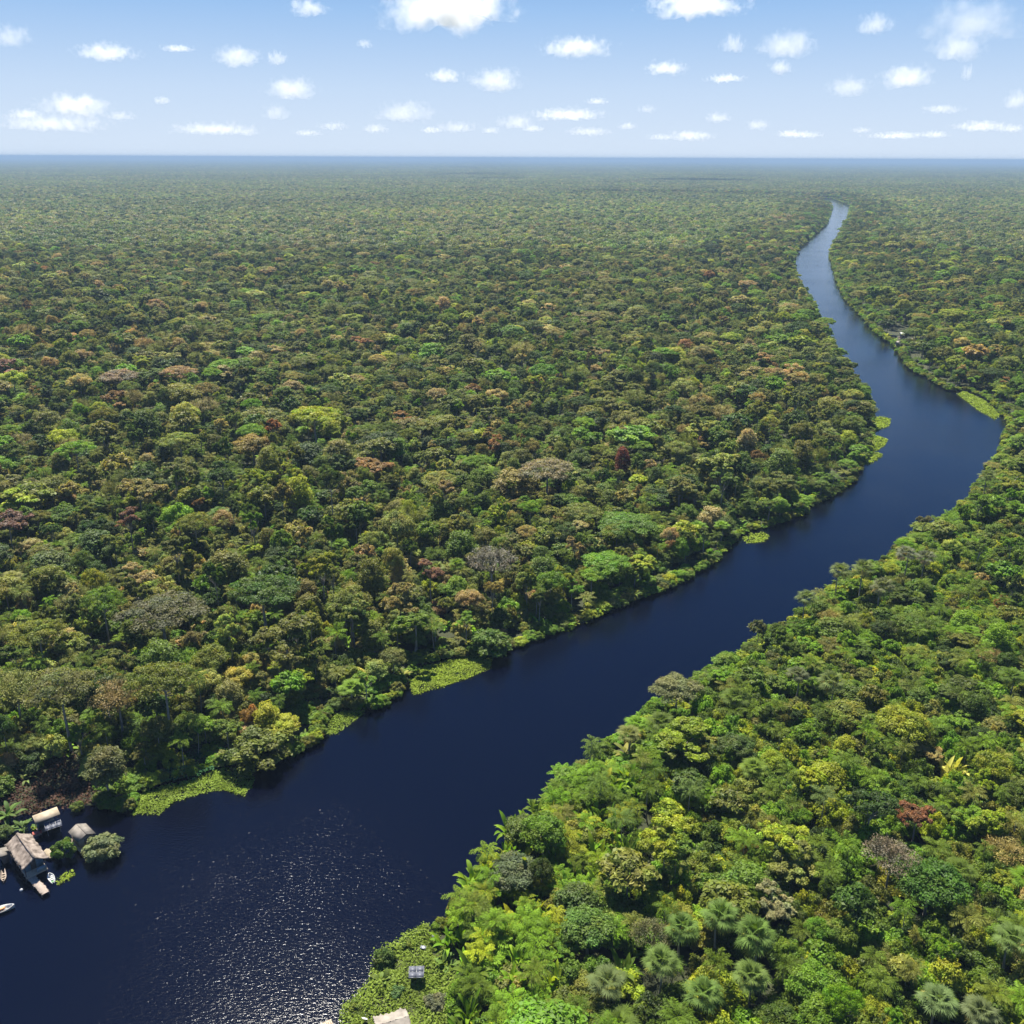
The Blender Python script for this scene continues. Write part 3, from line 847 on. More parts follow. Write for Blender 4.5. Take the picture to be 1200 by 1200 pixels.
# long-bladed plants take over part of the near right bank
qx, qy, qd = proj(PX, PY, np.full(len(PX), 4.0))
zone = in_poly(qx, qy, [(640, 900), (760, 890), (780, 1000), (720, 1060), (660, 1110), (640, 1210), (510, 1230), (515, 1090), (550, 1015)])
zk = np.array([protos[k]['kind'] for k in PI])
drop |= zone & ((zk == 'tree') | (zk == 'bush')) & (rng.uniform(size=len(PX)) < .85)
keep = ~drop
PX, PY, PI, PS, PZ, PC = [a[keep] for a in (PX, PY, PI, PS, PZ, PC)]
X, Y = grid(2.3, 80, 150, .9)
qx, qy, qd = proj(X, Y, np.full(len(X), 3.5))
m = in_poly(qx, qy, [(640, 905), (740, 895), (760, 1000), (700, 1060), (660, 1110), (640, 1210), (530, 1230), (540, 1150), (520, 1090), (555, 1015)])
m &= ~in_poly(X, Y, np.concatenate([BLr, BRr[::-1]]))
for poly in CLEAR: m &= ~in_poly(X, Y, poly)
X, Y = X[m], Y[m]
n = len(X)
bi = np.where(rng.uniform(size=n) < .72, rng.choice(BY['blade_plant', 'long-bladed'], n), rng.choice(BY['feather_palm', 'many-stemmed feather-leaved'], n))
PX = np.concatenate([PX, X]); PY = np.concatenate([PY, Y]); PI = np.concatenate([PI, bi])
PS = np.concatenate([PS, rng.uniform(.8, 1.3, n)]); hz = rng.uniform(4.5, 8.0, n); PZ = np.concatenate([PZ, np.where(HGT[bi] > 5, rng.uniform(.5, .8, n), hz / HGT[bi])])
PC = np.concatenate([PC, rng.choice([3, 4, 4, 4, 5], n)])
FI = len(PX)
PX = np.concatenate([PX, fx]); PY = np.concatenate([PY, fy]); PI = np.concatenate([PI, fi]); PS = np.concatenate([PS, fs]); PZ = np.concatenate([PZ, fz]); PC = np.concatenate([PC, fc])
N = len(PX)
PCOL = PALA[PC] * rng.uniform(.78, 1.25, (N, 1)) * (1 + rng.normal(0, .045, (N, 3)))
PCOL *= np.where(side_left(PX, PY)[:, None], np.array([[1.11, 1.12, 1.18]]), np.array([[1.06, 1.08, .85]]))
PCOL[FI:] = [f[6] for f in FEAT]
PROT = rng.uniform(0, 6.283, N)
PRAD, PH = RAD[PI] * PS, HGT[PI] * PZ
KIND = np.array([protos[k]['kind'] for k in PI])

# ------------------------------------------------------------------ which plants become individuals: those that show largest
qx, qy, qd = proj(PX, PY, PH * .72)
rpx = PRAD / np.maximum(qd, 1) * FPX
infr = (qx > -rpx) & (qx < 1200 + rpx) & (qy > 150) & (qy < 1200 + rpx) & (qd > 0)
cand = np.nonzero(infr & (qd < 480))[0]
S = 0.5
buf = np.full((600, 600), -1, int)
for i in cand[np.argsort(-qd[cand])]:
    r = rpx[i] * S * .9
    hpx = max(r * .6, PH[i] * .28 / qd[i] * FPX * S)
    cx, cyy = qx[i] * S, qy[i] * S
    x0, x1, y0, y1 = int(max(cx - r, 0)), int(min(cx + r + 1, 600)), int(max(cyy - hpx, 0)), int(min(cyy + hpx + 1, 600))
    if x1 <= x0 or y1 <= y0: continue
    yy, xx = np.mgrid[y0:y1, x0:x1]
    buf[y0:y1, x0:x1][((xx - cx) / r) ** 2 + ((yy - cyy) / hpx) ** 2 < 1] = i
cnt = np.bincount(buf[buf >= 0], minlength=N)
CAP = {'tree': 285, 'fan_palm': 60, 'feather_palm': 150, 'blade_plant': 110, 'bush': 110}
solo = np.zeros(N, bool)
for k, c in CAP.items():
    ids = np.nonzero((KIND == k) & (cnt >= 8))[0]
    solo[ids[np.argsort(-cnt[ids])[:c]]] = True
solo[FI:] = True

NAME = {'tree': 'broadleaf_tree', 'fan_palm': 'fan_palm', 'feather_palm': 'feather_palm', 'blade_plant': 'leafy_plant', 'bush': 'bush'}
CAT = {'tree': 'tree', 'fan_palm': 'palm', 'feather_palm': 'palm', 'blade_plant': 'plant', 'bush': 'bush'}
GROUP = {'tree': 'broadleaf trees of the rainforest', 'fan_palm': 'fan palms of the rainforest', 'feather_palm': 'feather palms of the rainforest',
         'blade_plant': 'long-bladed plants of the right bank', 'bush': 'bushes along the banks'}
LANDMARKS = [(f[0], f[1], s) for f, s in [
    (FEAT[0], 'the lemon-green tree'), (FEAT[1], 'the pale yellow plant'), (FEAT[2], 'the orange-red tree'), (FEAT[3], 'the grey-brown twiggy dome'),
    (FEAT[5], 'the straw-green tree'), (FEAT[6], 'the small dark red tree'), (FEAT[7], 'the rusty red tree'), (FEAT[11], 'the salmon pink tree'),
    (FEAT[12], 'the bare grey tree'), (FEAT[20], 'the umbrella-shaped tree'), (FEAT[21], 'the pale-trunked tree'), (FEAT[28], 'the pale riverside tree'),
    (FEAT[40], 'the row of fan palms'), (FEAT[43], 'the drooping fan palm'), (FEAT[31], 'the bare-trunked fan palm'), (FEAT[45], 'the fan palm at the bend'),
    (FEAT[37], 'the right-hand corner palms'), (FEAT[47], 'the dusty olive tree')]]
LANDMARKS += [(530, 790, 'the long plant mat'), (235, 912, 'the waterside plant mat'), (885, 630, 'the oval plant mat'), (1030, 525, 'the cluster of mats at the bend'),
              (488, 1138, 'the solar panel'), (35, 1000, 'the thatched house'), (55, 955, 'the tan-roofed shed'), (400, 850, 'the small mat by the left bank'), (1200, 900, 'the right edge'), (0, 720, 'the left edge')]
ORD = ['nearest', 'second nearest', 'third nearest', 'fourth nearest', 'fifth nearest', 'sixth nearest', 'seventh nearest', 'eighth nearest', 'ninth nearest', 'tenth nearest']
NOUN = {'tree': 'tree', 'fan_palm': 'fan palm', 'feather_palm': 'feather palm', 'blade_plant': 'long-bladed plant', 'bush': 'bush'}

def make_plant(i, label):
    p = protos[PI[i]]
    root = empty(NAME[p['kind']], (PX[i], PY[i], 0.2), PROT[i], (PS[i], PS[i], PZ[i]))
    tag(root, label, CAT[p['kind']], GROUP[p['kind']])
    c = link('foliage' if p['kind'] in ('bush', 'blade_plant') else 'crown', p['crown'], root)
    c['tcol'] = [float(v) for v in PCOL[i]] + [1.0]
    if p['trunk'] is not None: link('stem' if p['kind'] == 'bush' else 'trunk', p['trunk'], root)

def where(lx, ly, x, y):
    dx, dy = x - lx, y - ly
    if abs(dx) > abs(dy): return 'right' if dx > 0 else 'left'
    return 'below' if dy > 0 else 'above'

ids = np.nonzero(solo)[0]
classes = {}
for i in ids:
    if i >= FI: continue
    j = min(range(len(LANDMARKS)), key=lambda q: (LANDMARKS[q][0] - qx[i]) ** 2 + (LANDMARKS[q][1] - qy[i]) ** 2)
    s = where(LANDMARKS[j][0], LANDMARKS[j][1], qx[i], qy[i])
    fm = protos[PI[i]]['form'] if KIND[i] in ('tree', 'bush') else ('many-stemmed' if 'many' in protos[PI[i]]['form'] else '')
    if LANDMARKS[j][2].endswith('edge'): s = 'at'
    classes.setdefault((WORDS[PC[i]], fm, KIND[i], j, s), []).append(i)
SIDE = {'right': 'right of', 'left': 'left of', 'above': 'beyond', 'below': 'in front of', 'at': 'by'}
for (cw, fm, kd, j, s), mem in classes.items():
    lx, ly, ln = LANDMARKS[j]
    mem.sort(key=lambda i: (qx[i] - lx) ** 2 + (qy[i] - ly) ** 2)
    for r, i in enumerate(mem):
        base = ' '.join(t for t in (cw, fm, NOUN[kd]) if t)
        if len(mem) == 1: lab = '%s %s %s' % (base, SIDE[s], ln)
        else: lab = '%s %s %s, %s' % (base, SIDE[s], ln, (ORD[r] if r < len(ORD) else 'farther') if r < len(mem) - 1 else 'farthest')
        make_plant(i, lab)
for i in range(FI, N): make_plant(i, FEAT[i - FI][8])

# ------------------------------------------------------------------ forest patches for the distance
def patch(seed, size, sp1, sp2, f1, f2, lf):
    """A square of closed canopy: many crowns, each a dome of coarse leaf clumps."""
    rg = np.random.default_rng(seed)
    acc = Acc()
    for sp, rr, hh, nf in ((sp1, (3.6, 8.0), (12, 18), f1), (sp2, (2.2, 4.0), (8, 13.5), f2)):
        g = np.arange(sp / 2, size, sp)
        for gx in g:
            for gy in g:
                if rg.uniform() > .82: continue
                x, y = gx + rg.uniform(-.5, .5) * sp, gy + rg.uniform(-.5, .5) * sp
                r, h = rg.uniform(*rr), rg.uniform(*hh)
                if nf <= 0: continue
                d = unit(rg.normal(size=(nf, 3))); d[:, 2] = np.abs(d[:, 2]) - .25 * rg.uniform(size=nf)
                D = r * rg.uniform(.6, 1.1)
                P = np.array([x - size / 2, y - size / 2, h - D]) + d * np.array([r, r, D]) * rg.uniform(.7, 1.05, (nf, 1))
                Nn = d + np.array([0, 0, .5]) + rg.normal(size=(nf, 3)) * .4
                s = lf * rg.uniform(.7, 1.3, nf)
                V, F = leaves(P, Nn, s, s * .75, rg)
                c = PALA[np.searchsorted(np.cumsum(W_LEFT / W_LEFT.sum()), rg.uniform())] * rg.uniform(.7, 1.2)
                acc.add(V, F, np.repeat(c * rg.uniform(.75, 1.3, (nf, 1)), 4, 0))
    me = acc.mesh('canopy', [M_LEAF])
    i = len(protos)
    o = bpy.data.objects.new('source_%03d' % i, me)
    PROTO.objects.link(o)
    protos.append(dict(i=i))
    return i

P1 = [patch(200 + s, 120, 11, 6.6, 130, 34, 1.7) for s in range(5)]
P2 = [patch(220 + s, 400, 12, 400, 16, 0, 5.5) for s in range(3)]

fp = [(PX[~solo], PY[~solo], np.zeros((~solo).sum()) + .2, PI[~solo], PS[~solo], PZ[~solo], PROT[~solo], PCOL[~solo])]
def patches(size, y0, y1, ids_, spread=.72):
    g = np.arange(-y1 * spread - size, y1 * spread + size, size * .74)
    gy = np.arange(y0, y1, size * .74) + size / 2
    X, Y = [a.ravel() for a in np.meshgrid(g, gy)]
    m = np.abs(X) < Y * spread + size
    X, Y = X[m], Y[m]
    n = len(X)
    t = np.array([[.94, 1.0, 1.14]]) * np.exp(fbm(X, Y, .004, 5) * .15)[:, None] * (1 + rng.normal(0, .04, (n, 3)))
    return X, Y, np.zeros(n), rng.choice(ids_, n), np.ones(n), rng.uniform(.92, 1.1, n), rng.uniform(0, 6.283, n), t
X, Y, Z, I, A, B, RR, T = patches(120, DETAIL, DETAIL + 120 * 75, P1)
d = np.where(Y < 3700, np.minimum(dist_line(X, Y, BL), dist_line(X, Y, BR)), 1e9)
ins = in_poly(X, Y, RIVER)
m = (d > 92) & ~ins
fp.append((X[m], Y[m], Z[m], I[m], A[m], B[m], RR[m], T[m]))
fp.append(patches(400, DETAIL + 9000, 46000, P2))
X, Y, Z, I, A, B, RR, T = [np.concatenate([f[k] for f in fp]) for k in range(8)]
pm = bpy.data.meshes.new('forest')
pm.vertices.add(len(X))
pm.vertices.foreach_set('co', np.stack([X, Y, Z], -1).astype(np.float32).ravel())
at = pm.attributes.new('pidx', 'INT', 'POINT'); at.data.foreach_set('value', I.astype(np.int32))
at = pm.attributes.new('psc', 'FLOAT_VECTOR', 'POINT'); at.data.foreach_set('vector', np.stack([A, A, B], -1).astype(np.float32).ravel())
at = pm.attributes.new('prot', 'FLOAT_VECTOR', 'POINT'); at.data.foreach_set('vector', np.stack([RR * 0, RR * 0, RR], -1).astype(np.float32).ravel())
at = pm.attributes.new('tcol', 'FLOAT_COLOR', 'POINT'); at.data.foreach_set('color', np.concatenate([T, np.ones((len(T), 1))], 1).astype(np.float32).ravel())
fo = tag(link('forest', pm), 'unbroken green rainforest canopy stretching away to the horizon', 'forest', kind='stuff')
ng = bpy.data.node_groups.new('forest_scatter', 'GeometryNodeTree')
ng.interface.new_socket('Geometry', in_out='INPUT', socket_type='NodeSocketGeometry')
ng.interface.new_socket('Geometry', in_out='OUTPUT', socket_type='NodeSocketGeometry')
gi, go = ng.nodes.new('NodeGroupInput'), ng.nodes.new('NodeGroupOutput')
ci = ng.nodes.new('GeometryNodeCollectionInfo')
ci.inputs['Collection'].default_value = PROTO
ci.inputs['Separate Children'].default_value = True
ci.inputs['Reset Children'].default_value = True
ip = ng.nodes.new('GeometryNodeInstanceOnPoints')
ip.inputs['Pick Instance'].default_value = True
def attr(nm, tp):
    a = ng.nodes.new('GeometryNodeInputNamedAttribute'); a.data_type = tp; a.inputs[0].default_value = nm
    return [o for o in a.outputs if o.name == 'Attribute' and o.enabled][0]
er = ng.nodes.new('FunctionNodeEulerToRotation')
L = ng.links
L.new(gi.outputs[0], ip.inputs['Points']); L.new(ci.outputs[0], ip.inputs['Instance'])
L.new(attr('pidx', 'INT'), ip.inputs['Instance Index']); L.new(attr('psc', 'FLOAT_VECTOR'), ip.inputs['Scale'])
L.new(attr('prot', 'FLOAT_VECTOR'), er.inputs[0]); L.new(er.outputs[0], ip.inputs['Rotation'])
L.new(ip.outputs[0], go.inputs[0])
md = fo.modifiers.new('scatter', 'NODES'); md.node_group = ng
print('plants', N, 'solo', solo.sum(), {k: int((solo & (KIND == k)).sum()) for k in CAP}, 'forest points', len(X))

# ------------------------------------------------------------------ floating plant mats and ground cover
def mat_mesh(px, z0, dens, size, col, hump=.25, seed=0, ragged=.8, zp=0.0):
    rg = np.random.default_rng(seed)
    P = np.array([unproj(x, y, zp) for x, y in px])
    Q = []
    for a, b in zip(P, np.roll(P, -1, 0)):
        for k in range(5): Q.append(a + (b - a) * k / 5 + rg.normal(0, .12 * ragged, 2))
    Q = np.array(Q)
    lo, hi = Q.min(0), Q.max(0)
    ar = (hi - lo).prod()
    n = int(ar * dens)
    p = rg.uniform(lo - .5, hi + .5, (n, 2))
    jit = p + rg.normal(0, .25 * ragged, p.shape)
    ins_ = in_poly(jit[:, 0], jit[:, 1], Q)
    p = p[ins_]
    n = len(p)
    gap = fbm(p[:, 0], p[:, 1], .9, seed + 3)
    keep_ = rg.uniform(size=n) < .72 + .35 * gap
    p = p[keep_]; n = len(p)
    c = (lo + hi) / 2
    h = hump * (.5 + .5 * fbm(p[:, 0], p[:, 1], 1.3, seed)) * rg.uniform(.3, 1.4, n)
    C = np.stack([p[:, 0] - c[0], p[:, 1] - c[1], z0 + np.abs(h) + .03], -1)
    Nn = np.array([0, 0, 1.0]) + rg.normal(size=(n, 3)) * .5
    s = size * rg.uniform(.6, 1.4, n)
    V, F = leaves(C, Nn, s, s * .6, rg)
    acc = Acc()
    t = (1 + .22 * fbm(p[:, 0], p[:, 1], .6, seed + 9))[:, None] * rg.uniform(.75, 1.25, (n, 1)) * np.array(col)
    acc.add(V, F, np.repeat(t, 4, 0))
    return acc.mesh('mat', [M_PALM]), c

MATS = [
    ([(478, 795), (490, 782), (520, 775), (555, 768), (578, 770), (572, 785), (545, 796), (515, 806), (484, 815)], 'long yellow-green mat of floating plants against the left bank'),
    ([(380, 862), (385, 840), (405, 832), (428, 834), (415, 846), (395, 860)], 'small green floating plant mat tucked into the left bank'),
    ([(155, 955), (165, 930), (195, 920), (225, 915), (262, 900), (296, 905), (298, 918), (285, 934), (262, 925), (230, 932), (205, 940), (185, 955)], 'ragged yellow-green plant mat at the waterside right of the houses'),
    ([(870, 632), (878, 626), (893, 624), (902, 628), (895, 635), (878, 637)], 'oval lime-green mat floating beside the left bank'),
    ([(1020, 500), (1024, 489), (1034, 488), (1044, 491), (1042, 499), (1034, 502), (1026, 506)], 'topmost lime-green mat at the tip of the bend'),
    ([(1014, 524), (1020, 511), (1031, 511), (1040, 515), (1036, 523), (1028, 528), (1018, 531)], 'middle lime-green mat at the tip of the bend'),
    ([(1010, 540), (1016, 531), (1028, 530), (1035, 533), (1027, 539), (1016, 545)], 'thin lime-green mat below the others at the bend'),
    ([(983, 568), (992, 562), (999, 562), (994, 568)], 'tiny green mat below the bend on the left bank'),
    ([(1122, 462), (1130, 458), (1155, 470), (1172, 486), (1166, 492), (1145, 480)], 'pale green plant mat along the inner right bank of the bend'),
    ([(660, 736), (668, 731), (675, 733), (670, 740), (662, 741)], 'little lime-green mat under the left bank shrubs'),
    ([(66, 1037), (68, 1028), (86, 1020), (89, 1025), (80, 1034)], 'narrow strip of yellow-green weed beside the small green boat'),
    ([(37, 968), (52, 958), (60, 962), (50, 972), (40, 975)], 'patch of yellow-green weed beside the tan-roofed shed'),
]
for k, (pp, lab) in enumerate(MATS):
    big = k in (8,) or 3 <= k <= 7
    me, c = mat_mesh(pp, 0.0, 60 if not big else 16, .38 if not big else .7, (.205, .27, .026) if k not in (1, 2) else (.17, .235, .028), .3, k + 40)
    o = link('floating_plant_mat', me)
    o.location = (c[0], c[1], .02)
    o['tcol'] = [1.0, 1.0, 1.0, 1.0]
    tag(o, lab, 'plant mat', 'floating plant mats')
me, c = mat_mesh([(190, 905), (200, 890), (240, 868), (265, 880), (262, 900), (230, 914), (195, 920), (165, 930)], .4, 18, .5, (.045, .125, .045), .8, 71, 1.2)
o = link('creeper_patch', me); o.location = (c[0], c[1], .1); o['tcol'] = [1.0] * 4
tag(o, 'blue-green creeper carpet behind the ragged waterside mat', 'creeper')
me, c = mat_mesh([(402, 1222), (400, 1186), (428, 1160), (436, 1150), (440, 1120), (470, 1105), (500, 1086), (522, 1110), (540, 1160), (530, 1225)], .35, 70, .42, (.15, .205, .028), .7, 72, 1.2)
o = link('ground_cover', me); o.location = (c[0], c[1], .1); o['tcol'] = [1.0] * 4
tag(o, 'bright low weeds around the solar panel', 'ground cover', kind='stuff')
me, c = mat_mesh([(-30, 910), (30, 888), (85, 885), (112, 915), (125, 945), (70, 948), (20, 962), (-30, 975)], .35, 14, .5, (.075, .040, .026), .9, 73, 1.2)
o = link('dead_brush', me); o.location = (c[0], c[1], .1); o['tcol'] = [1.0] * 4
tag(o, 'dead red-brown brush on the cleared ground behind the houses', 'brush', kind='stuff')

# ------------------------------------------------------------------ buildings, boats and panels
def rotz(a): return Matrix.Rotation(a, 3, 'Z')
def part(name, acc, mats, parent, smooth=False):
    return link(name, acc.mesh(name, mats, smooth), parent)

def slab_roof(acc, p0, p1, p2, p3, th=.12):
    """A roof sheet from four corners, with thickness."""
    P = np.array([p0, p1, p2, p3], float)
    n = unit(np.cross(P[1] - P[0], P[3] - P[0]))
    n = n if n[2] > 0 else -n
    V = np.concatenate([P + n * th, P])
    acc.add(V, [(0, 1, 2, 3), (7, 6, 5, 4), (0, 4, 5, 1), (1, 5, 6, 2), (2, 6, 7, 3), (3, 7, 4, 0)])

def ragged_roof(W, Lh, zr, ze, over, seed):
    """Thatch: each slope a wavy grid with thickness, ridge along X."""
    rg = np.random.default_rng(seed)
    acc = Acc()
    nx, ny = 26, 9
    for sg in (-1, 1):
        u = np.linspace(-Lh / 2 - over, Lh / 2 + over, nx)
        v = np.linspace(0, 1, ny)
        U, Vv = np.meshgrid(u, v, indexing='ij')
        Yc = sg * Vv * (W / 2 + over)
        Zc = zr + (ze - zr) * Vv - .10 * np.sin(Vv * np.pi) + rg.normal(0, .035, U.shape) - .08 * np.cos(U / Lh * 3.0)
        Yc = Yc + sg * (Vv > .95) * rg.normal(0, .1, U.shape)
        top = np.stack([U + (np.abs(U) > Lh / 2) * rg.normal(0, .06, U.shape), Yc, Zc + .14], -1).reshape(-1, 3)
        bot = np.stack([U, Yc, Zc - .04], -1).reshape(-1, 3)
        k = nx * ny
        F = []
        for i in range(nx - 1):
            for j in range(ny - 1):
                a, b, c, d = i * ny + j, (i + 1) * ny + j, (i + 1) * ny + j + 1, i * ny + j + 1
                F.append((a, b, c, d)); F.append((k + d, k + c, k + b, k + a))
        for i in range(nx - 1):
            a, b = i * ny + ny - 1, (i + 1) * ny + ny - 1
            F.append((a, b, k + b, k + a))
        for j in range(ny - 1):
            F.append((j, j + 1, k + j + 1, k + j)); a = (nx - 1) * ny + j
            F.append((a + 1, a, k + a, k + a + 1))
        acc.add(np.concatenate([top, bot]), F)
    return acc

def heading(a, b):
    return math.atan2(b[1] - a[1], b[0] - a[0])

# thatched house: ridge from the land down to the river
a, b = unproj(20, 977, 4.0), unproj(40, 1005.5, 4.0)
hc = ((a[0] + b[0]) / 2, (a[1] + b[1]) / 2)
hl = math.hypot(b[0] - a[0], b[1] - a[1]) - .6
th = tag(empty('thatched_house', (*hc, 0), heading(a, b)), 'weathered thatched house on stilts with its gable end towards the river', 'house')
Wd, z0 = 3.3, .9
part('roof', ragged_roof(Wd, hl, 4.0, 2.75, .35, 3), [M_THATCH], th)
acc = Acc(); acc.box((0, 0, 4.16), (hl + .5, .34, .10)); part('ridge_cap', acc, [M_THATCH], th)
acc = Acc(); acc.box((.1, 0, z0 - .08), (hl + .5, Wd, .12)); part('floor', acc, [M_WOOD], th)
for sg in (-1, 1):
    acc = Acc(); acc.box((-.5, sg * (Wd / 2 - .2), z0 + .93), (hl - 1.4, .08, 1.82)); part('wall', acc, [M_BLUEWALL], th)
acc = Acc()
acc.box((hl / 2 - 1.2, -.98, z0 + 1.0), (.08, 1.12, 1.96)); acc.box((hl / 2 - 1.2, .98, z0 + 1.0), (.08, 1.12, 1.96)); acc.box((hl / 2 - 1.2, 0, z0 + 2.15), (.08, .82, .5))
part('gable_wall', acc, [M_BLUEWALL], th)
acc = Acc(); acc.box((hl / 2 - 1.22, 0, z0 + .93), (.05, .8, 1.86)); part('door', acc, [M_DARKWOOD], th)
acc = Acc(); acc.box((hl / 2 + .1, .8, z0 + .45), (.08, 1.5, .8)); part('railing', acc, [M_BLUEWALL], th)
for ix in (-.48, -.16, .16, .48):
    for sg in (-1, 1):
        acc = Acc(); acc.add(*tube([(ix * hl, sg * (Wd / 2 - .08), -1.2), (ix * hl, sg * (Wd / 2 - .08), 2.85)], [.09, .08], 6)); part('post', acc, [M_DARKWOOD], th)

# lean-to beside it
c = unproj(2, 1000, 1.8)
o = tag(empty('lean_to', (*c, 0), heading(a, b)), 'small grey lean-to roof between the thatched house and the left edge', 'shed')
acc = Acc(); slab_roof(acc, (-1.2, -1.1, 2.2), (1.2, -1.1, 2.2), (1.2, 1.1, 1.8), (-1.2, 1.1, 1.8), .06); part('roof', acc, [M_GREYROOF], o)
acc = Acc(); acc.box((0, .3, .98), (2.0, 1.0, 1.4)); part('wall', acc, [M_DARKWOOD], o)
for x in (-1.05, 1.05):
    for y in (-.95, .95):
        acc = Acc(); acc.add(*tube([(x, y, -1.2), (x, y, 1.82)], [.06, .06], 5)); part('post', acc, [M_DARKWOOD], o)

# jetty
a, b = unproj(33, 1024, .6), unproj(54, 1047, .6)
jl = math.hypot(b[0] - a[0], b[1] - a[1])
o = tag(empty('jetty', ((a[0] + b[0]) / 2, (a[1] + b[1]) / 2, 0), heading(a, b)), 'pale plank jetty running from the thatched house into the river', 'jetty')
acc = Acc()
rg = np.random.default_rng(4)
for k in range(int(jl / .24)):
    acc.box((-jl / 2 + .12 + k * .24, rg.normal(0, .04), .62 + rg.normal(0, .008)), (.215, 1.25 + rg.normal(0, .08), .05))
part('deck', acc, [M_HULLPALE], o)
for y in (-.48, .48):
    acc = Acc(); acc.box((0, y, .53), (jl, .1, .1)); part('beam', acc, [M_DARKWOOD], o)
for x in (-.45, 0, .45):
    for y in (-.58, .58):
        acc = Acc(); acc.add(*tube([(x * jl, y, -1.4), (x * jl, y, .75)], [.07, .07], 6)); part('post', acc, [M_DARKWOOD], o)

# tan-roofed shed
a, b = unproj(39, 962, 3.0), unproj(68, 951, 3.0)
sl = math.hypot(b[0] - a[0], b[1] - a[1])
o = tag(empty('shed', ((a[0] + b[0]) / 2, (a[1] + b[1]) / 2 + .2, .1), heading(a, b)), 'small open shed with a flat tan roof and blue-grey boards', 'shed')
acc = Acc(); slab_roof(acc, (-sl / 2, -1.0, 2.75), (sl / 2, -1.0, 2.75), (sl / 2, 1.0, 3.1), (-sl / 2, 1.0, 3.1), .08); part('roof', acc, [M_TANROOF], o)
acc = Acc(); acc.box((-.3, .55, 1.6), (sl - 1.2, .08, 2.3)); part('back_wall', acc, [M_BLUEWALL], o)
acc = Acc(); acc.box((-sl / 2 + .35, -.15, 1.4), (.08, 1.3, 1.8)); part('side_wall', acc, [M_BLUEWALL], o)
acc = Acc(); acc.box((0, 0, .46), (sl - .4, 1.7, .1)); part('floor', acc, [M_WOOD], o)
for x in (-.45, .45):
    for y in (-.8, .8):
        acc = Acc(); acc.add(*tube([(x * sl, y, -.8), (x * sl, y, 2.72)], [.07, .06], 5)); part('post', acc, [M_DARKWOOD], o)

def solar(name_loc, rz, W, D, tilt, zc, nx, ny, label, posts):
    o = tag(empty('solar_panel', name_loc, rz), label, 'solar panel', 'solar panels')
    R3 = Matrix.Rotation(tilt, 3, 'X')
    fr = Acc()
    ps = []
    for i in range(nx + 1): fr.box(R3 @ Vector((-W / 2 + i * W / nx, 0, .02)) + Vector((0, 0, zc)), (.035, D + .05, .05), M=R3)
    for j in range(ny + 1):
        for i in range(nx): fr.box(R3 @ Vector((-W / 2 + (i + .5) * W / nx, -D / 2 + j * D / ny, .02)) + Vector((0, 0, zc)), (W / nx - .035, .035, .048), M=R3)
    part('frame', fr, [M_STEEL], o)
    for i in range(nx):
        for j in range(ny):
            q = link('panel', None, o) if False else None
            a_ = Acc(); a_.box((0, 0, 0), (W / nx - .05, D / ny - .05, .03))
            q = part('panel', a_, [M_PANEL], o)
            q.location = R3 @ Vector((-W / 2 + (i + .5) * W / nx, -D / 2 + (j + .5) * D / ny, .0)) + Vector((0, 0, zc))
            q.rotation_euler = (tilt, 0, 0)
    for (x, y) in posts:
        a_ = Acc(); a_.add(*tube([(x, y, -.3), (x, y, zc - .06 + math.tan(tilt) * y)], [.06, .06], 6)); part('post', a_, [M_STEEL], o)
    return o
c = unproj(62, 966, 2.0)
solar((*c, 0), heading(a, b) - .1, 2.6, 1.7, R_(18), 2.0, 3, 2, 'grey solar panel on posts in front of the tan-roofed shed', [(-1, 0), (1, 0)])
c = unproj(488, 1139, 2.2)
solar((*c, 0), .05, 2.1, 1.75, R_(10), 2.2, 2, 2, 'solar panel of four framed modules on a pole among low weeds', [(0, 0), (.25, .3)])

# hut behind the dusty bush
c = unproj(96, 976, 2.4)
o = tag(empty('hut', (*c, 0), -.75), 'little hut with a grey-tan roof half hidden by the wide dusty bush', 'hut')
acc = Acc(); slab_roof(acc, (-1.9, -1.5, 2.35), (1.9, -1.5, 2.35), (1.9, 0, 3.1), (-1.9, 0, 3.1), .1); slab_roof(acc, (1.9, 1.5, 2.35), (-1.9, 1.5, 2.35), (-1.9, .003, 3.1), (1.9, .003, 3.1), .1); part('roof', acc, [M_GREYROOF], o)
acc = Acc(); acc.box((0, 0, 1.5), (3.2, 2.4, 1.6)); part('wall', acc, [M_WOOD], o)
acc = Acc(); acc.box((0, 0, .6), (4.2, 3.2, .12)); part('floor', acc, [M_WOOD], o)
acc = Acc(); acc.box((1.63, 0, 1.45), (.05, .8, 1.5)); part('door', acc, [M_DARKWOOD], o)
for x in (-1.6, 1.6):
    for y in (-1.25, 1.25):
        acc = Acc(); acc.add(*tube([(x, y, -1.2), (x, y, .54)], [.08, .08], 5)); part('post', acc, [M_DARKWOOD], o)
